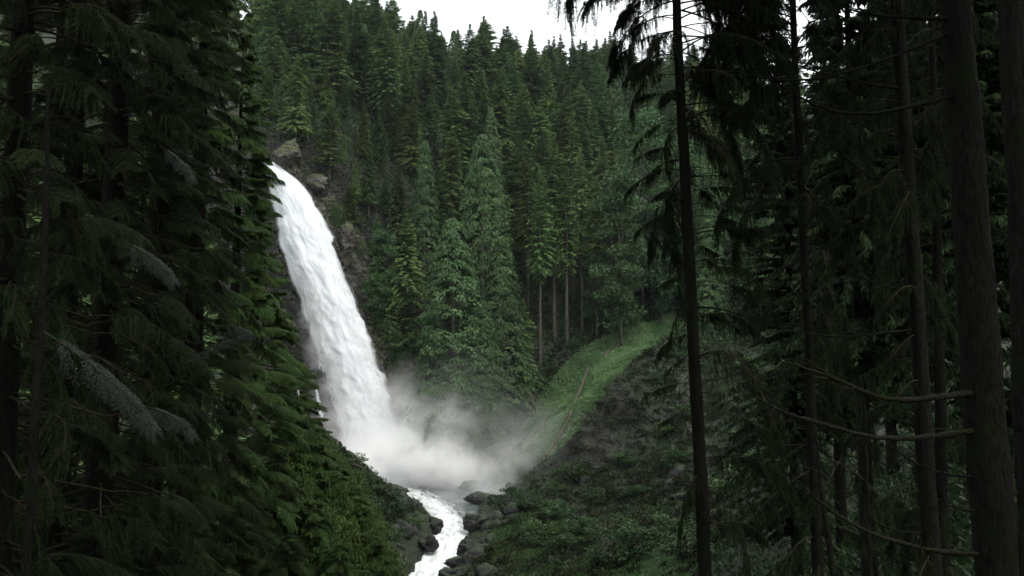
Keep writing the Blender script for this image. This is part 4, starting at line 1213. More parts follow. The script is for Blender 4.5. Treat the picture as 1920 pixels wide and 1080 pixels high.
BOUGH['hangdark'] = [hanging_bough('curtain_bough_%d' % i, 380 + i, 3.0, 'shaded_cedar', (.2, .1)[i], (.6, .5)[i], 0, nh=90, hl=(.8, .95)[i]) for i in range(2)]

def aim(base, direction_xy, pitch=0.0, roll=0.0, scale=1.0):
    a = math.atan2(direction_xy[1], direction_xy[0])
    return Matrix.Translation(Vector(base)) @ Matrix.Rotation(a, 4, 'Z') @ Matrix.Rotation(-pitch, 4, 'Y') @ Matrix.Rotation(roll, 4, 'X') @ Matrix.Scale(scale, 4)

def trunk_part(path, radii, mat, parent, sides=14, knots=0, seed=0, name='trunk'):
    """bark-relief trunk along a path"""
    path = np.asarray(path, float)
    n = 150 if sides > 12 else 60
    k = np.linspace(0, len(path) - 1, n)
    p = np.stack([np.interp(k, range(len(path)), path[:, i]) for i in range(3)], -1)
    r = np.interp(k, range(len(path)), radii)
    r_ = np.random.default_rng(seed)
    p[:, :2] += np.cumsum(r_.normal(0, .004, (n, 2)), 0)
    V, F = tube(p, r, sides, cap=False)
    c = np.repeat(p, sides, 0)
    d = V - c
    rel = .09 * fbm(V * np.array((5, 5, 1.4)), 3, seed + 2) + .08 * fbm(V * np.array((18, 18, 6)), 2, seed + 4)
    V = c + d * (1 + rel)[:, None]
    return link(name, make_mesh('near_trunk', V, F, [M[mat]], smooth=True), parent)

_lv, _lf = tube(np.array([(0, 0, 0), (.35, .01, .03), (.7, -.01, .015), (1.02, 0, -.01)]), (.030, .024, .020, .015), 5)
LIMB = make_mesh('limb', _lv, _lf, [M['twig']], smooth=True)
def leafy_tree(name, label, x, y, H, R, zbase, n, kinds, r0, seed, prof=.7, zmin=None, zmax=None, bias=None, group=None, bark='bark', low=.05, arc=None, scale=1.0):
    """near tree: trunk plus many separate boughs"""
    r = random.Random(seed)
    e = thing(name, label, 'tree', (x, y, zbase), group)
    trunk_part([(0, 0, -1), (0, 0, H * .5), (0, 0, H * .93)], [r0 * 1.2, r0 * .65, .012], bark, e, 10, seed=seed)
    for k in range(n):
        t = low + (1 - low) * (k + r.random()) / n
        t = min(t, .985)
        z = H * t
        if zmin is not None and z + zbase < zmin: continue
        if zmax is not None and z + zbase > zmax: continue
        L = R * ((1 - t) ** prof + .04) * r.uniform(.68, 1.06)
        a = r.uniform(0, 2 * math.pi) if arc is None else r.uniform(*arc)
        if bias is not None and r.random() < .45:
            a = bias + r.gauss(0, .7)
        me = r.choice(BOUGH[r.choice(kinds)])
        Lb = min(L, (1.45 if y < 33 else 1.6) * scale)                     # a long limb carries its spray towards its end
        off = (L - Lb) * r.uniform(.25, 1.0)
        if off > .25:
            lm = Vector((off * math.cos(a), off * math.sin(a), -.22 * off))
            link('limb', LIMB, e, matrix=Matrix.Translation((0, 0, z)) @ lm.to_track_quat('X', 'Z').to_matrix().to_4x4() @ Matrix.Diagonal((lm.length, 1, 1, 1)))
        link('bough', me, e, matrix=aim((off * math.cos(a), off * math.sin(a), z - .22 * off), (math.cos(a), math.sin(a)), r.uniform(-.35, .2) + .35 * t, r.uniform(-.6, .6), Lb / 3.0))
    return e

def ground_at(x, y): return float(ground_z(x, y))
# ---- left wall of cedars: wood shade and valley light put into the spray colours
def X_of(px, Y): return at(px, 540, Y)[0]
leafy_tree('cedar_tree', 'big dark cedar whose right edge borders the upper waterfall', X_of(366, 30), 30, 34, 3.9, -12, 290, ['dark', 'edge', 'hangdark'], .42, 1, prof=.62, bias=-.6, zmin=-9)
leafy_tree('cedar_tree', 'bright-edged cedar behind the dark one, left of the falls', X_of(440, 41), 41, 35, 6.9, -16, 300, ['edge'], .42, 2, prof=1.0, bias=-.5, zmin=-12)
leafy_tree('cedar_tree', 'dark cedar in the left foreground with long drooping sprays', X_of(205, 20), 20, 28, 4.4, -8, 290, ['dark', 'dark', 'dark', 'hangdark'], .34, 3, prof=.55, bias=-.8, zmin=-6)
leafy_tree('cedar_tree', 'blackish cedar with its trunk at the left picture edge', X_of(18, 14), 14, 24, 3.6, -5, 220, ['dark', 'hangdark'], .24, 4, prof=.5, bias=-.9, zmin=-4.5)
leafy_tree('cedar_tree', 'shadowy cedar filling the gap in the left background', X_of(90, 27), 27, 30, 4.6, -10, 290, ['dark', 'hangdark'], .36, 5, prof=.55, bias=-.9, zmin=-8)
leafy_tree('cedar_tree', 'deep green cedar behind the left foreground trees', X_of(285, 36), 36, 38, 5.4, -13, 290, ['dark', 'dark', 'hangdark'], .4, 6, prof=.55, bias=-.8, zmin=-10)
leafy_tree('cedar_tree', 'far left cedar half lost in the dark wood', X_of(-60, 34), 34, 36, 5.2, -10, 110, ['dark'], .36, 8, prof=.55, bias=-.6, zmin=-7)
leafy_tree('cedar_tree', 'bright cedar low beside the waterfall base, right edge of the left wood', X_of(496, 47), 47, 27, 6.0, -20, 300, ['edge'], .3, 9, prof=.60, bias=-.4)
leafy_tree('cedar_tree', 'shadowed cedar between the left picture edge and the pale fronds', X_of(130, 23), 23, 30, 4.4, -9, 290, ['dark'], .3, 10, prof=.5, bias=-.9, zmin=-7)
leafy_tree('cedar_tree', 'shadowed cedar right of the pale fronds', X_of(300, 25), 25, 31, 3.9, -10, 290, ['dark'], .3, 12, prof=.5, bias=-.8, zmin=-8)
leafy_tree('cedar_tree', 'hidden dark cedar deep in the left wood', X_of(215, 31), 31, 36, 5.0, -11, 290, ['dark'], .34, 13, prof=.5, bias=-.8, zmin=-9)
# young cedars stepping down the slope toward the stream
for k, (px, row, Y, R, d) in enumerate([(560, 700, 50, 3.4, 'topmost of the young yellow-green cedars stepping down the left slope'), (600, 800, 50, 3.2, 'second young cedar down the left slope beside the mist'), (640, 868, 49, 3.0, 'third young cedar down the left slope above the bank'), (675, 925, 47, 2.9, 'fourth young cedar down the left slope'), (700, 985, 45, 2.7, 'young cedar low on the slope near the rapid'), (720, 1040, 43, 2.4, 'lowest young cedar at the bottom edge left of the rapid'),
                                   (520, 840, 42, 3.0, 'dark young cedar in the middle of the lower left slope'), (590, 930, 42, 3.0, 'rounded young cedar at the bottom left of the stream'), (450, 900, 36, 3.0, 'shaded young cedar under the big cedars'), (640, 1010, 40, 2.6, 'small young cedar at the bottom edge of the slope'), (540, 1000, 34, 2.6, 'dark low cedar at the bottom edge, left of centre'), (330, 960, 26, 2.6, 'blackish low cedar at the bottom of the left wood'), (180, 980, 19, 2.4, 'low dark cedar at the bottom left corner')]):
    p = at(px, row, Y)
    zb = max(ground_at(p[0], p[1]), p[2] - 13)
    kinds = ['edge'] if k in (0, 1, 2, 3, 4, 5, 7, 9) else ['edge', 'dark', 'dark'] if k in (6, 10) else ['dark']  # outer ones get the lit spray colour, inner ones the shaded one
    H = p[2] - zb
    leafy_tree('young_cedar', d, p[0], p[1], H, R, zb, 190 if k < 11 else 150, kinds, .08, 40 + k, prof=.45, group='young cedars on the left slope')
for i in range(3): broadleaf('fine%d' % i, 90 + i, 4.0, 2.2, mat='yellowbush', n_cl=46, per=260, size=.13, base=.05)
BR = random.Random(31)
for k, (px, row, Y) in enumerate([(572, 770, 58), (592, 812, 57), (612, 838, 56), (630, 858, 55), (648, 880, 54), (664, 905, 53), (680, 935, 52), (694, 962, 51), (706, 990, 50), (716, 1018, 49), (724, 1045, 48), (732, 1072, 47), (600, 880, 50), (630, 930, 48), (655, 980, 46), (675, 1030, 44), (600, 970, 44), (560, 880, 46), (620, 1030, 42), (690, 1075, 44)]):
    p = at(px, row, Y)
    crown, trunk, H0 = PROTO['fine%d' % (k % 3)]
    hgt = max(4.0, min(9.0, p[2] - ground_at(p[0], p[1])))
    w = BR.uniform(.75, 1.1)
    e = thing('leafy_shrub', ('%s yellow-green shrub counted down the outer rim of the left slope' % nth(k + 1)) if k < 12 else ('%s yellow-green shrub inside the rim of the left slope' % nth(k - 11)), 'shrub', (p[0] - .6, p[1], p[2] - hgt), 'yellow-green shrubs on the left slope', (0, 0, BR.uniform(0, 6.28)), (w, w, hgt / H0))
    link('stems', trunk, e); link('leaves', crown, e)
# individual sprays with sky sheen put into their blue-green colour
spr = thing('cedar_sapling', 'thin cedar with long fronds tinted blue-green for sky sheen at lower left', 'tree', at(60, 900, 11))
trunk_part([(0, 0, -2.5), (.02, 0, 1.5), (-.05, 0, 5)], [.06, .05, .02], 'bark', spr, 8, seed=77)
_o = np.array(spr.location)
def frond(a, b, Y, kind='grey', k=0, fat=1.0):
    A, B = at(*a, Y), at(*b, Y - .6)
    d = Vector(B - A)
    m = Matrix.Translation(Vector(A - _o)) @ d.to_track_quat('X', 'Z').to_matrix().to_4x4() @ Matrix.Rotation(.5, 4, 'X') @ Matrix.Diagonal((d.length / 2.0, d.length / 2.2 * fat * .55, d.length / 2.2 * fat * .6, 1))
    link('frond', BOUGH[kind][k % len(BOUGH[kind])], spr, matrix=m)
frond((82, 622), (292, 795), 10.5, k=0)
frond((270, 762), (356, 800), 10.8, k=1, fat=1.4)
frond((330, 690), (452, 612), 14, k=1, fat=1.1)
frond((235, 455), (325, 520), 13, k=0, fat=1.4)
frond((300, 275), (360, 325), 15, k=1, fat=1.3)
frond((420, 610), (470, 625), 18, k=0, fat=1.7)

# ---- right side: near spruces
def pole_tree(name, label, a, b, Y, w_top, w_bot, top_extra, seed, bark='bark', group=None):
    """trunk traced by two picture points at one distance, carried on above the frame and down to the ground"""
    A, B = at(*a, Y), at(*b, Y)
    d = (A - B) / (A[2] - B[2])
    g = ground_at(B[0], B[1])
    zb = min(g, B[2]) - .5
    base = B + d * (zb - B[2])
    top = A + d * top_extra
    e = thing(name, label, 'tree', base, group)
    rt, rb = w_top / FPX * Y / 2, w_bot / FPX * Y / 2
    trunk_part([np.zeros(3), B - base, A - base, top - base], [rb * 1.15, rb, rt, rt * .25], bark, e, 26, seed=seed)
    return e, base, A, B
def on_trunk(A, B, row, Y):
    t = (row - 0) / 1080.0
    return A * (1 - t) + B * t
T1Y = 20.0
T1, b1, A1, B1 = pole_tree('spruce_tree', 'near spruce with a leaning dark trunk and hanging boughs, right of centre', (1270, 0), (1322, 1080), T1Y, 17, 25, 12, 1)
T2, b2, A2, B2 = pole_tree('spruce_tree', 'thin dark trunk between the leaning spruce and the thick trunks', (1484, 0), (1532, 1080), 26, 12, 20, 12, 2)
T3, b3, A3, B3 = pole_tree('spruce_tree', 'straight dark trunk left of the thickest one, with bare curved branches', (1680, 0), (1750, 1080), 20, 23, 31, 16, 3)
T4, b4, A4, B4 = pole_tree('spruce_tree', 'thickest dark trunk at the right with mossy dead branches', (1795, 0), (1878, 1080), 12, 54, 76, 14, 4)
T5, b5, A5, B5 = pole_tree('spruce_tree', 'dark trunk at the right edge of the picture', (1893, 0), (1945, 1080), 9.5, 44, 62, 12, 5)
T6, b6, A6, B6 = pole_tree('spruce_tree', 'faint thin trunk just right of the straight dark one', (1755, 300), (1775, 1080), 26, 16, 22, 12, 6)
T7, b7, A7, B7 = pole_tree('spruce_sapling', 'very thin dark stem low between two trunks on the right', (1628, 840), (1636, 1080), 16, 6, 9, 1, 7)
T8, b8, A8, B8 = pole_tree('spruce_sapling', 'slim crooked stem beside the thin dark trunk', (1540, 900), (1562, 1080), 18, 8, 12, 1, 8)

def bough_on(tree, base, A, B, Y, row, ang, L, kinds, pitch=0, seed=0, roll=0):
    p = on_trunk(A, B, row, Y) - base
    me = BOUGH[kinds][seed % len(BOUGH[kinds])]
    link('bough', me, tree, matrix=aim(p, (math.cos(ang), math.sin(ang)), pitch, roll, L / 3.0))
rr = random.Random(99)
PI = math.pi
# T1: boughs left (towards the falls) and right, shorter and sparser low down
def put(row, ang, L, pit, sy=1.0, sz=1.0):
    p = on_trunk(A1, B1, row, T1Y) - b1
    L *= 1.3
    k = rr.randrange(len(BOUGH['hang']))
    m = aim(p, (math.cos(ang), math.sin(ang)), pit, rr.uniform(-.3, .3), 1.0) @ Matrix.Diagonal((L / 3.0, L / 3.0 * sy, sz * max(L, 1.6) / 3.0, 1))
    link('bough', BOUGH['hang'][k], T1, matrix=m)
for row, L, pit in [(-300, 2.5, -.1), (-215, 2.4, .1), (-150, 2.3, .0), (-105, 2.1, .2), (-70, 2.2, .12), (-48, 2.0, .0), (-10, 1.7, .3), (8, 1.3, .05), (40, 1.25, -.25), (75, .8, -.2), (150, 1.2, -.2), (185, .8, -.35), (250, .7, -.3),
                    (338, 1.15, .05), (352, .7, -.5), (447, .75, -.3), (505, .55, -.5), (596, .65, .0), (648, .9, -.2), (735, 1.05, -.15), (905, .8, -.05)]:
    put(row, PI + rr.gauss(0, .4), L, pit + rr.gauss(0, .08), rr.uniform(.8, 1.4), rr.uniform(.7, 1.2))
for row, a, L in [(120, PI, .9), (205, PI + .3, 1.0), (235, PI - .4, 1.15), (290, PI + .2, 1.0), (318, PI - .5, .8), (385, PI + .5, .8), (425, PI - .2, .95), (470, PI + .3, .7), (540, PI - .3, .7), (690, PI + .3, .7), (800, PI, .7)]:
    put(row, a, L, rr.uniform(-.2, .2), rr.uniform(.8, 1.3), rr.uniform(.5, .8))
for row in range(90, 600, 24):
    put(row, rr.gauss(0, .7), rr.uniform(.8, 1.7), rr.uniform(-.2, .25), rr.uniform(.8, 1.3), rr.uniform(.45, .8))
for row in (-260, -190, -130, -85, -30, 0, 30, 60, 110):
    put(row, PI + rr.choice((-1, 1)) * rr.uniform(.5, 1.3), rr.uniform(1.2, 2.0), rr.uniform(-.3, .25), 1.2, rr.uniform(.7, 1.1))
for row in range(-120, 150, 16):
    put(row, rr.gauss(0, .5), rr.uniform(1.5, 2.2), rr.uniform(-.1, .3), rr.uniform(1.0, 1.6), rr.uniform(.7, 1.1))
row = -330
while row < 1080:
    put(row, rr.gauss(0, .9), rr.uniform(1.0, 2.1), rr.uniform(-.35, .25), rr.uniform(.8, 1.5), rr.uniform(.6, 1.2))
    row += rr.uniform(14, 42) if row < 260 else rr.uniform(35, 110)
# T2, T3, T4, T5, T6: sparse hanging boughs
for T, b, A, B, Y, step, lo, hi in ((T2, b2, A2, B2, 26, 24, 1.5, 3.0), (T3, b3, A3, B3, 20, 44, 1.1, 2.4), (T6, b6, A6, B6, 26, 30, 1.4, 2.8)):
    for row in [q for q in range(-500, 1080, step)] + [q + step // 2 for q in range(-300, 420, step)]:
        if T is T6:
            t = (row - 300) / 780.0; p = A * (1 - t) + B * t - b
        else:
            p = on_trunk(A, B, row, Y) - b
        a = rr.uniform(0, 6.28)
        link('bough', rr.choice(BOUGH['hang']), T, matrix=aim(p, (math.cos(a), math.sin(a)), rr.uniform(-.4, .1), rr.uniform(-.3, .3), rr.uniform(lo, hi) / 3.0))
for row in range(-160, 190, 14):
    p = on_trunk(A2, B2, row, 26) - b2
    a = PI + rr.gauss(0, .5)
    link('bough', rr.choice(BOUGH['hang']), T2, matrix=aim(p, (math.cos(a), math.sin(a)), rr.uniform(-.2, .3), rr.uniform(-.3, .3), rr.uniform(2.0, 3.2) / 3.0))
# dead curved branches traced in the picture, leaving their trunk towards the left
def dead_branch(tree, base, pts, Y0, Y1, r0, mat='bark', seed=0, twigs=3):
    n = len(pts)
    P = np.array([at(px, py, Y0 + (Y1 - Y0) * k / (n - 1)) for k, (px, py) in enumerate(pts)]) - base
    k = np.linspace(0, n - 1, 30)
    # smooth the polyline
    Q = np.stack([np.interp(k, range(n), P[:, i]) for i in range(3)], -1)
    for _ in range(3):
        Q[1:-1] = (Q[:-2] + Q[1:-1] * 2 + Q[2:]) / 4
    r = np.random.default_rng(seed)
    Q[1:] += r.normal(0, r0 * .12, (29, 3))
    rad_ = np.linspace(r0, r0 * .2, 30) * (1 + r.normal(0, .14, 30)); rad_[0] *= 1.3; rad_[1] *= 1.1
    parts = [(*tube(Q, rad_, 7), 0, .5)]
    for _ in range(twigs):
        i = r.integers(8, 28)
        d = nrm(r.normal(0, 1, 3) + np.array((-.9, -.2, .1))) * r.uniform(.25, .8)
        q = np.linspace(0, 1, 6)[:, None]
        parts.append((*tube(Q[i] + d * q + np.array((0, 0, -.18)) * q ** 2 + r.normal(0, .008, (6, 3)), np.linspace(rad_[i] * .5, .003, 6), 4), 0, .5))
    V, F, mi, ti = join(parts)
    return link('branch', make_mesh('dead_branch', V, F, [M[mat]], smooth=True), tree)
o = dead_branch(T4, b4, [(1868, 733), (1760, 745), (1690, 752), (1640, 745), (1600, 725), (1560, 708), (1525, 695), (1490, 683), (1465, 678)], 12, 11.13, 0.0457, 'bark_moss', 1, 5); o['label'] = 'upper of two mossy dead branches curving left'
o = dead_branch(T4, b4, [(1872, 804), (1760, 817), (1690, 824), (1630, 820), (1570, 803), (1520, 790), (1475, 775), (1435, 757), (1415, 742)], 12, 10.91, 0.0457, 'bark_moss', 2, 5); o['label'] = 'lower of two mossy dead branches curving left'
dead_branch(T4, b4, [(1880, 1041), (1780, 1036), (1720, 1028), (1660, 1010), (1610, 990), (1560, 960), (1520, 925), (1492, 898)], 12, 11.24, 0.0377, 'bark_moss', 3, 5)
dead_branch(T4, b4, [(1790, 180), (1720, 198), (1650, 212), (1580, 214), (1520, 195), (1470, 165), (1420, 118)], 12, 11.13, 0.0334, 'bark', 4)
dead_branch(T4, b4, [(1780, 62), (1720, 88), (1660, 112), (1600, 132), (1540, 148), (1480, 152), (1420, 145), (1362, 128)], 12, 10.91, 0.0278, 'bark', 5)
dead_branch(T4, b4, [(1780, 36), (1700, 33), (1640, 29), (1590, 18), (1555, -5)], 12, 11.35, 0.0297, 'bark', 6)
dead_branch(T4, b4, [(1850, 895), (1790, 892), (1750, 882), (1720, 872), (1690, 850), (1660, 825)], 12, 11.56, 0.0241, 'bark', 7)
dead_branch(T4, b4, [(1850, 960), (1800, 955), (1770, 945)], 12, 11.67, 0.0185, 'bark', 8)
dead_branch(T3, b3, [(1690, 165), (1640, 160), (1590, 148), (1540, 138), (1490, 120), (1425, 85)], 20, 18.82, 0.0318, 'bark', 9)
dead_branch(T3, b3, [(1668, 102), (1640, 75), (1600, 45), (1560, 20), (1530, -5)], 20, 19.29, 0.0318, 'bark', 10)
dead_branch(T3, b3, [(1690, 257), (1640, 245), (1600, 225), (1560, 190), (1525, 150)], 20, 19.29, 0.0254, 'bark', 11)
dead_branch(T3, b3, [(1700, 380), (1660, 352), (1620, 322), (1580, 292), (1545, 255), (1525, 215)], 20, 19.06, 0.0318, 'bark', 12)
dead_branch(T3, b3, [(1700, 400), (1640, 402), (1580, 395), (1530, 385), (1460, 380)], 20, 19.06, 0.0233, 'bark', 13)
dead_branch(T3, b3, [(1715, 545), (1660, 538), (1610, 518), (1570, 498), (1558, 470)], 20, 19.29, 0.0275, 'bark', 14)
dead_branch(T3, b3, [(1720, 618), (1650, 625), (1590, 632), (1530, 628), (1470, 618), (1400, 595)], 20, 18.82, 0.0275, 'bark', 15)
dead_branch(T3, b3, [(1730, 785), (1680, 768), (1630, 742), (1590, 720), (1560, 700)], 20, 19.29, 0.0233, 'bark', 16)
dead_branch(T3, b3, [(1735, 1000), (1690, 998), (1650, 985), (1620, 960), (1595, 930), (1580, 900)], 20, 19.18, 0.0254, 'bark', 17)
dead_branch(T3, b3, [(1730, 800), (1690, 790), (1640, 775), (1600, 755), (1565, 730), (1555, 715)], 20, 19.41, 0.0191, 'bark', 18)
dead_branch(T2, b2, [(1500, 610), (1460, 608), (1420, 600), (1385, 590)], 26, 25.5, 0.0245, 'bark', 19)
dead_branch(T2, b2, [(1505, 835), (1450, 835), (1410, 825), (1370, 812), (1335, 808)], 26, 25.26, 0.029, 'bark', 20)
dead_branch(T2, b2, [(1515, 608), (1550, 598), (1590, 585)], 26, 25.5, 0.0223, 'bark', 21)
dead_branch(T2, b2, [(1500, 735), (1470, 730), (1445, 722)], 26, 25.5, 0.0245, 'bark', 22)
dead_branch(T1, b1, [(1290, 330), (1330, 330), (1370, 328), (1410, 322)], 20, 19.43, 0.018, 'bark', 23)
dead_branch(T1, b1, [(1300, 492), (1340, 483), (1375, 470), (1400, 455)], 20, 19.57, 0.018, 'bark', 24)
dead_branch(T1, b1, [(1300, 575), (1345, 578), (1390, 590), (1440, 605), (1500, 618)], 20, 19.43, 0.0206, 'bark', 25)
dead_branch(T1, b1, [(1290, 440), (1262, 448), (1232, 455)], 20, 19.71, 0.0154, 'bark', 26)
dead_branch(T1, b1, [(1318, 905), (1290, 902), (1262, 905), (1235, 915)], 20, 19.57, 0.018, 'bark', 27)
dead_branch(T7, b7, [(1630, 985), (1590, 985), (1550, 980)], 16, 15.9, .008, 'bark', 28, 1)
dead_branch(T8, b8, [(1545, 925), (1560, 890), (1575, 865), (1580, 845)], 18, 17.9, .012, 'dead', 29, 2)
# crowns of the thick trunks, above the top of the picture
def high_crown(tree, base, A, B, H, R, z0, seed):
    V, F, T = conifer_crown(seed, H, R, bare=0, nb=330, ns=14, spl=.7, spw=.2, droop=.5, rise=.2, hang=.6, prof=.55)
    d = (A - B) / (A[2] - B[2])
    p = A + d * (z0 - A[2]) - base
    link('crown', make_mesh('spruce_crown', V, F, [M['spruce']], tint=T), tree, loc=p)
high_crown(T3, b3, A3, B3, 20, 4.8, 13.0, 501)
high_crown(T4, b4, A4, B4, 22, 5.0, 9.0, 502)
high_crown(T5, b5, A5, B5, 20, 4.6, 8.5, 503)
high_crown(T1, b1, A1, B1, 16, 3.4, 12.5, 504)

# ---- shaded conifers filling the wood behind the right-hand trunks
WOOD = [(1478, 52, 36, 'dense dark conifer right behind the thin trunk'), (1560, 55, 42, 'dark conifer between the thin trunk and the straight trunk'), (1610, 36, 34, 'nearer dark conifer behind the bare curved branches'), (1660, 70, 46, 'tall dark conifer deep in the right-hand wood'), (1715, 44, 38, 'dark conifer directly behind the straight trunk'), (1790, 58, 46, 'dark conifer between the two thickest trunks'), (1850, 34, 36, 'dark conifer behind the thickest trunk'), (1915, 50, 44, 'dark conifer at the right edge of the wood'), (1990, 36, 40, 'dark conifer leaning in from beyond the right edge'), (1500, 85, 44, 'slim dark conifer far behind the thin trunk'), (1590, 95, 46, 'farthest dark conifer in the right-hand wood')]
for k, (px, Y, H, d) in enumerate(WOOD):
    x = X_of(px, Y)
    plant_tree('forest%d' % (k % 3), x, Y, ground_at(x, Y), H * .9, 'shaded_conifer', d, 'tree', 'shaded conifers in the right-hand wood', 1.0, k * 1.3)

# ---- unseen canopy above the viewpoint, put in to keep the foreground in shade
def canopy():
    r = np.random.default_rng(77)
    n = 95000
    X = r.uniform(-60, 60, n); Y = r.uniform(-45, 60, n); Z = r.uniform(7, 46, n)
    g = fbm(np.stack([X / 7, Y / 7, Z / 9], -1), 2, 8)
    ok = (Z > 5 + .62 * np.maximum(Y, 0) + .12 * np.abs(X)) & (Z < 30 + .5 * np.maximum(Y, 0)) & (g > -.25) & ((Y < 16) | (X > 5 + .22 * Y))
    P = np.stack([X, Y, Z], -1)[ok]; m = len(P)
    D = r.normal(0, 1, (m, 3)); D[:, 2] -= .5
    V, F = kites(P, D, rand_perp(m, r, .8, .6), 1.5 * r.uniform(.5, 1.3, m), .55 * r.uniform(.6, 1.3, m))
    tag(link('forest_canopy', make_mesh('forest_canopy', V, F, [M['spruce']], tint=np.repeat(r.uniform(.2, .8, m), 4))), 'unseen conifer canopy added above the viewpoint to shade the foreground', 'forest', kind='stuff')
canopy()

# ------------------------------------------------------------------ spray and haze
def mist():
    m, n, l = new_mat('waterfall_mist')
    out = n.new('ShaderNodeOutputMaterial')
    tc = n.new('ShaderNodeTexCoord')
    blobs = [(at(700, 860, 191), (11, 5, 10), 1.3), (at(665, 872, 190), (8, 4.5, 7), 1.2), (at(765, 858, 190), (10, 6, 9.5), 1.1), (at(825, 868, 188), (10, 6.5, 8.5), .9), (at(880, 888, 185), (9, 6.5, 5.5), .6),
             (at(725, 780, 194), (8, 4, 11), .30), (at(790, 785, 191), (10, 5, 10), .24), (at(850, 795, 188), (9, 5, 9), .17), (at(765, 735, 195), (7, 4, 9), .16), (at(640, 820, 193), (7, 3.5, 11), .35), (at(955, 885, 177), (15, 8, 9), .14), (at(905, 925, 168), (11, 8, 5), .16), (at(1050, 855, 172), (20, 6, 11), .04), (at(870, 745, 190), (15, 6, 14), .030), (at(980, 815, 180), (14, 8, 10), .045)]
    acc = None
    for c, s, w in blobs:
        mp = n.new('ShaderNodeVectorMath'); mp.operation = 'SUBTRACT'; mp.inputs[1].default_value = tuple(c)
        l.new(tc.outputs['Object'], mp.inputs[0])
        dv = n.new('ShaderNodeVectorMath'); dv.operation = 'DIVIDE'; dv.inputs[1].default_value = s
        l.new(mp.outputs[0], dv.inputs[0])
        ln = n.new('ShaderNodeVectorMath'); ln.operation = 'LENGTH'; l.new(dv.outputs[0], ln.inputs[0])
        mr = n.new('ShaderNodeMapRange'); mr.interpolation_type = 'SMOOTHSTEP'
        mr.inputs['From Min'].default_value = .1; mr.inputs['From Max'].default_value = 1.0; mr.inputs['To Min'].default_value = w; mr.inputs['To Max'].default_value = 0
        l.new(ln.outputs['Value'], mr.inputs['Value'])
        if acc is None: acc = mr.outputs['Result']
        else:
            ad = n.new('ShaderNodeMath'); ad.operation = 'ADD'; l.new(acc, ad.inputs[0]); l.new(mr.outputs['Result'], ad.inputs[1]); acc = ad.outputs[0]
    nz = n.new('ShaderNodeTexNoise'); nz.inputs['Scale'].default_value = .19; nz.inputs['Detail'].default_value = 7; nz.inputs['Roughness'].default_value = .64; nz.inputs['Distortion'].default_value = 1.0
    l.new(tc.outputs['Object'], nz.inputs['Vector'])
    mn = n.new('ShaderNodeMapRange'); mn.inputs['From Min'].default_value = .34; mn.inputs['From Max'].default_value = .66; mn.inputs['To Min'].default_value = .10; mn.inputs['To Max'].default_value = 1.6
    l.new(nz.outputs['Fac'], mn.inputs['Value'])
    mu = n.new('ShaderNodeMath'); mu.operation = 'MULTIPLY'; l.new(acc, mu.inputs[0]); l.new(mn.outputs['Result'], mu.inputs[1])
    m3 = n.new('ShaderNodeMath'); m3.operation = 'MULTIPLY'; m3.inputs[1].default_value = .55; l.new(mu.outputs[0], m3.inputs[0])
    v = n.new('ShaderNodeVolumePrincipled'); v.inputs['Color'].default_value = (1, 1, 1, 1); v.inputs['Anisotropy'].default_value = 0.1
    l.new(m3.outputs[0], v.inputs['Density'])
    l.new(v.outputs[0], out.inputs['Volume'])
    x0, x1, y0, y1, z0, z1 = -46, 34, 156, 199.5, -25, 13
    V = np.array([(x, y, z) for x in (x0, x1) for y in (y0, y1) for z in (z0, z1)], float)
    F = np.array([(0, 1, 3, 2), (4, 6, 7, 5), (0, 4, 5, 1), (2, 3, 7, 6), (0, 2, 6, 4), (1, 5, 7, 3)])
    o = link('mist', make_mesh('mist', V, F, [m]))
    tag(o, 'white spray cloud drifting right from the foot of the waterfall', 'mist', kind='stuff')
mist()
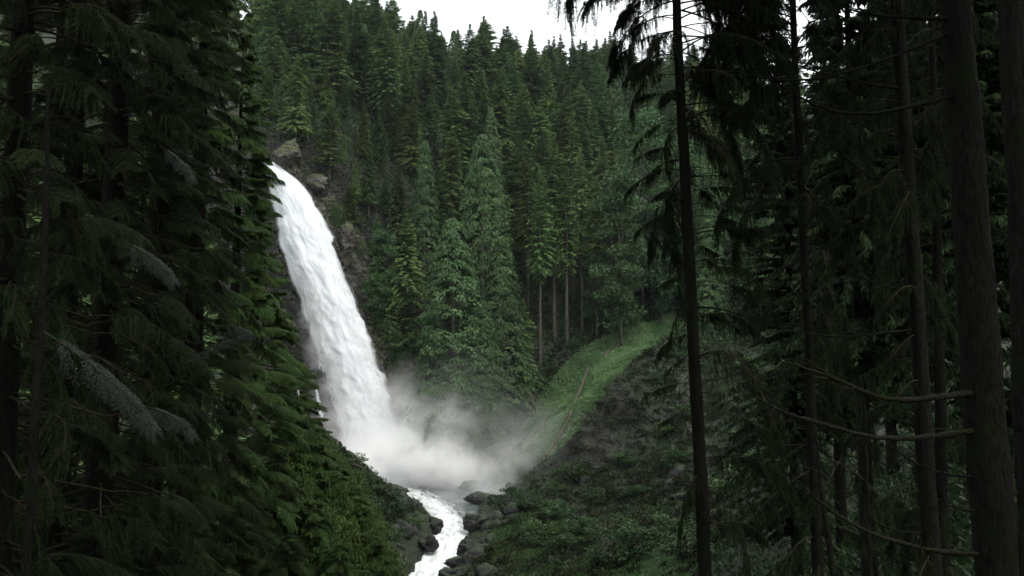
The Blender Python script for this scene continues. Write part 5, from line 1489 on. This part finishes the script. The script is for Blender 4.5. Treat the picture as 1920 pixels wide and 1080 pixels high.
def spray():
    m, n, l = new_mat('fall_spray')
    out = n.new('ShaderNodeOutputMaterial'); tc = n.new('ShaderNodeTexCoord')
    # soft veil round the line of the fall
    a, b = at(560, 400, 202), at(690, 880, 195)
    d = (b - a)
    sb = n.new('ShaderNodeVectorMath'); sb.operation = 'SUBTRACT'; sb.inputs[1].default_value = tuple(a); l.new(tc.outputs['Object'], sb.inputs[0])
    dt = n.new('ShaderNodeVectorMath'); dt.operation = 'DOT_PRODUCT'; dt.inputs[1].default_value = tuple(d / (d @ d)); l.new(sb.outputs[0], dt.inputs[0])
    sc = n.new('ShaderNodeVectorMath'); sc.operation = 'SCALE'; sc.inputs[0].default_value = tuple(d); l.new(dt.outputs['Value'], sc.inputs['Scale'])
    df = n.new('ShaderNodeVectorMath'); df.operation = 'DISTANCE'; l.new(sb.outputs[0], df.inputs[0]); l.new(sc.outputs[0], df.inputs[1])
    rd = n.new('ShaderNodeMapRange'); rd.inputs['To Min'].default_value = 5.0; rd.inputs['To Max'].default_value = 12.5; l.new(dt.outputs['Value'], rd.inputs['Value'])
    q = n.new('ShaderNodeMath'); q.operation = 'DIVIDE'; l.new(df.outputs['Value'], q.inputs[0]); l.new(rd.outputs['Result'], q.inputs[1])
    mr = n.new('ShaderNodeMapRange'); mr.interpolation_type = 'SMOOTHSTEP'; mr.inputs['From Min'].default_value = .45; mr.inputs['To Min'].default_value = 1; mr.inputs['To Max'].default_value = 0; l.new(q.outputs[0], mr.inputs['Value'])
    nz = n.new('ShaderNodeTexNoise'); nz.inputs['Scale'].default_value = .22; nz.inputs['Detail'].default_value = 4; l.new(tc.outputs['Object'], nz.inputs['Vector'])
    mn = n.new('ShaderNodeMapRange'); mn.inputs['From Min'].default_value = .38; mn.inputs['From Max'].default_value = .66; l.new(nz.outputs['Fac'], mn.inputs['Value'])
    mu = n.new('ShaderNodeMath'); mu.operation = 'MULTIPLY'; l.new(mr.outputs['Result'], mu.inputs[0]); l.new(mn.outputs['Result'], mu.inputs[1])
    m3 = n.new('ShaderNodeMath'); m3.operation = 'MULTIPLY'; m3.inputs[1].default_value = .075; l.new(mu.outputs[0], m3.inputs[0])
    v = n.new('ShaderNodeVolumePrincipled'); v.inputs['Color'].default_value = (1, 1, 1, 1)
    l.new(m3.outputs[0], v.inputs['Density']); l.new(v.outputs[0], out.inputs['Volume'])
    x0, x1, y0, y1, z0, z1 = -60, -14, 188, 203.5, -21, 44
    V = np.array([(x, y, z) for x in (x0, x1) for y in (y0, y1) for z in (z0, z1)], float)
    F = np.array([(0, 1, 3, 2), (4, 6, 7, 5), (0, 4, 5, 1), (2, 3, 7, 6), (0, 2, 6, 4), (1, 5, 7, 3)])
    tag(link('spray', make_mesh('spray', V, F, [m])), 'thin veil of spray around the falling water', 'mist', kind='stuff')
spray()
def haze():
    m, n, l = new_mat('valley_haze')
    out = n.new('ShaderNodeOutputMaterial')
    v = n.new('ShaderNodeVolumePrincipled'); v.inputs['Color'].default_value = (.86, .95, 1, 1); v.inputs['Density'].default_value = .00005
    l.new(v.outputs[0], out.inputs['Volume'])
    x0, x1, y0, y1, z0, z1 = -335, 345, -85, 675, -45, 260
    V = np.array([(x, y, z) for x in (x0, x1) for y in (y0, y1) for z in (z0, z1)], float)
    F = np.array([(0, 1, 3, 2), (4, 6, 7, 5), (0, 4, 5, 1), (2, 3, 7, 6), (0, 2, 6, 4), (1, 5, 7, 3)])
    o = link('haze', make_mesh('haze', V, F, [m]))
    tag(o, 'thin pale haze filling the valley', 'haze', kind='stuff')
haze()
print('hillside trees', N_HILL)
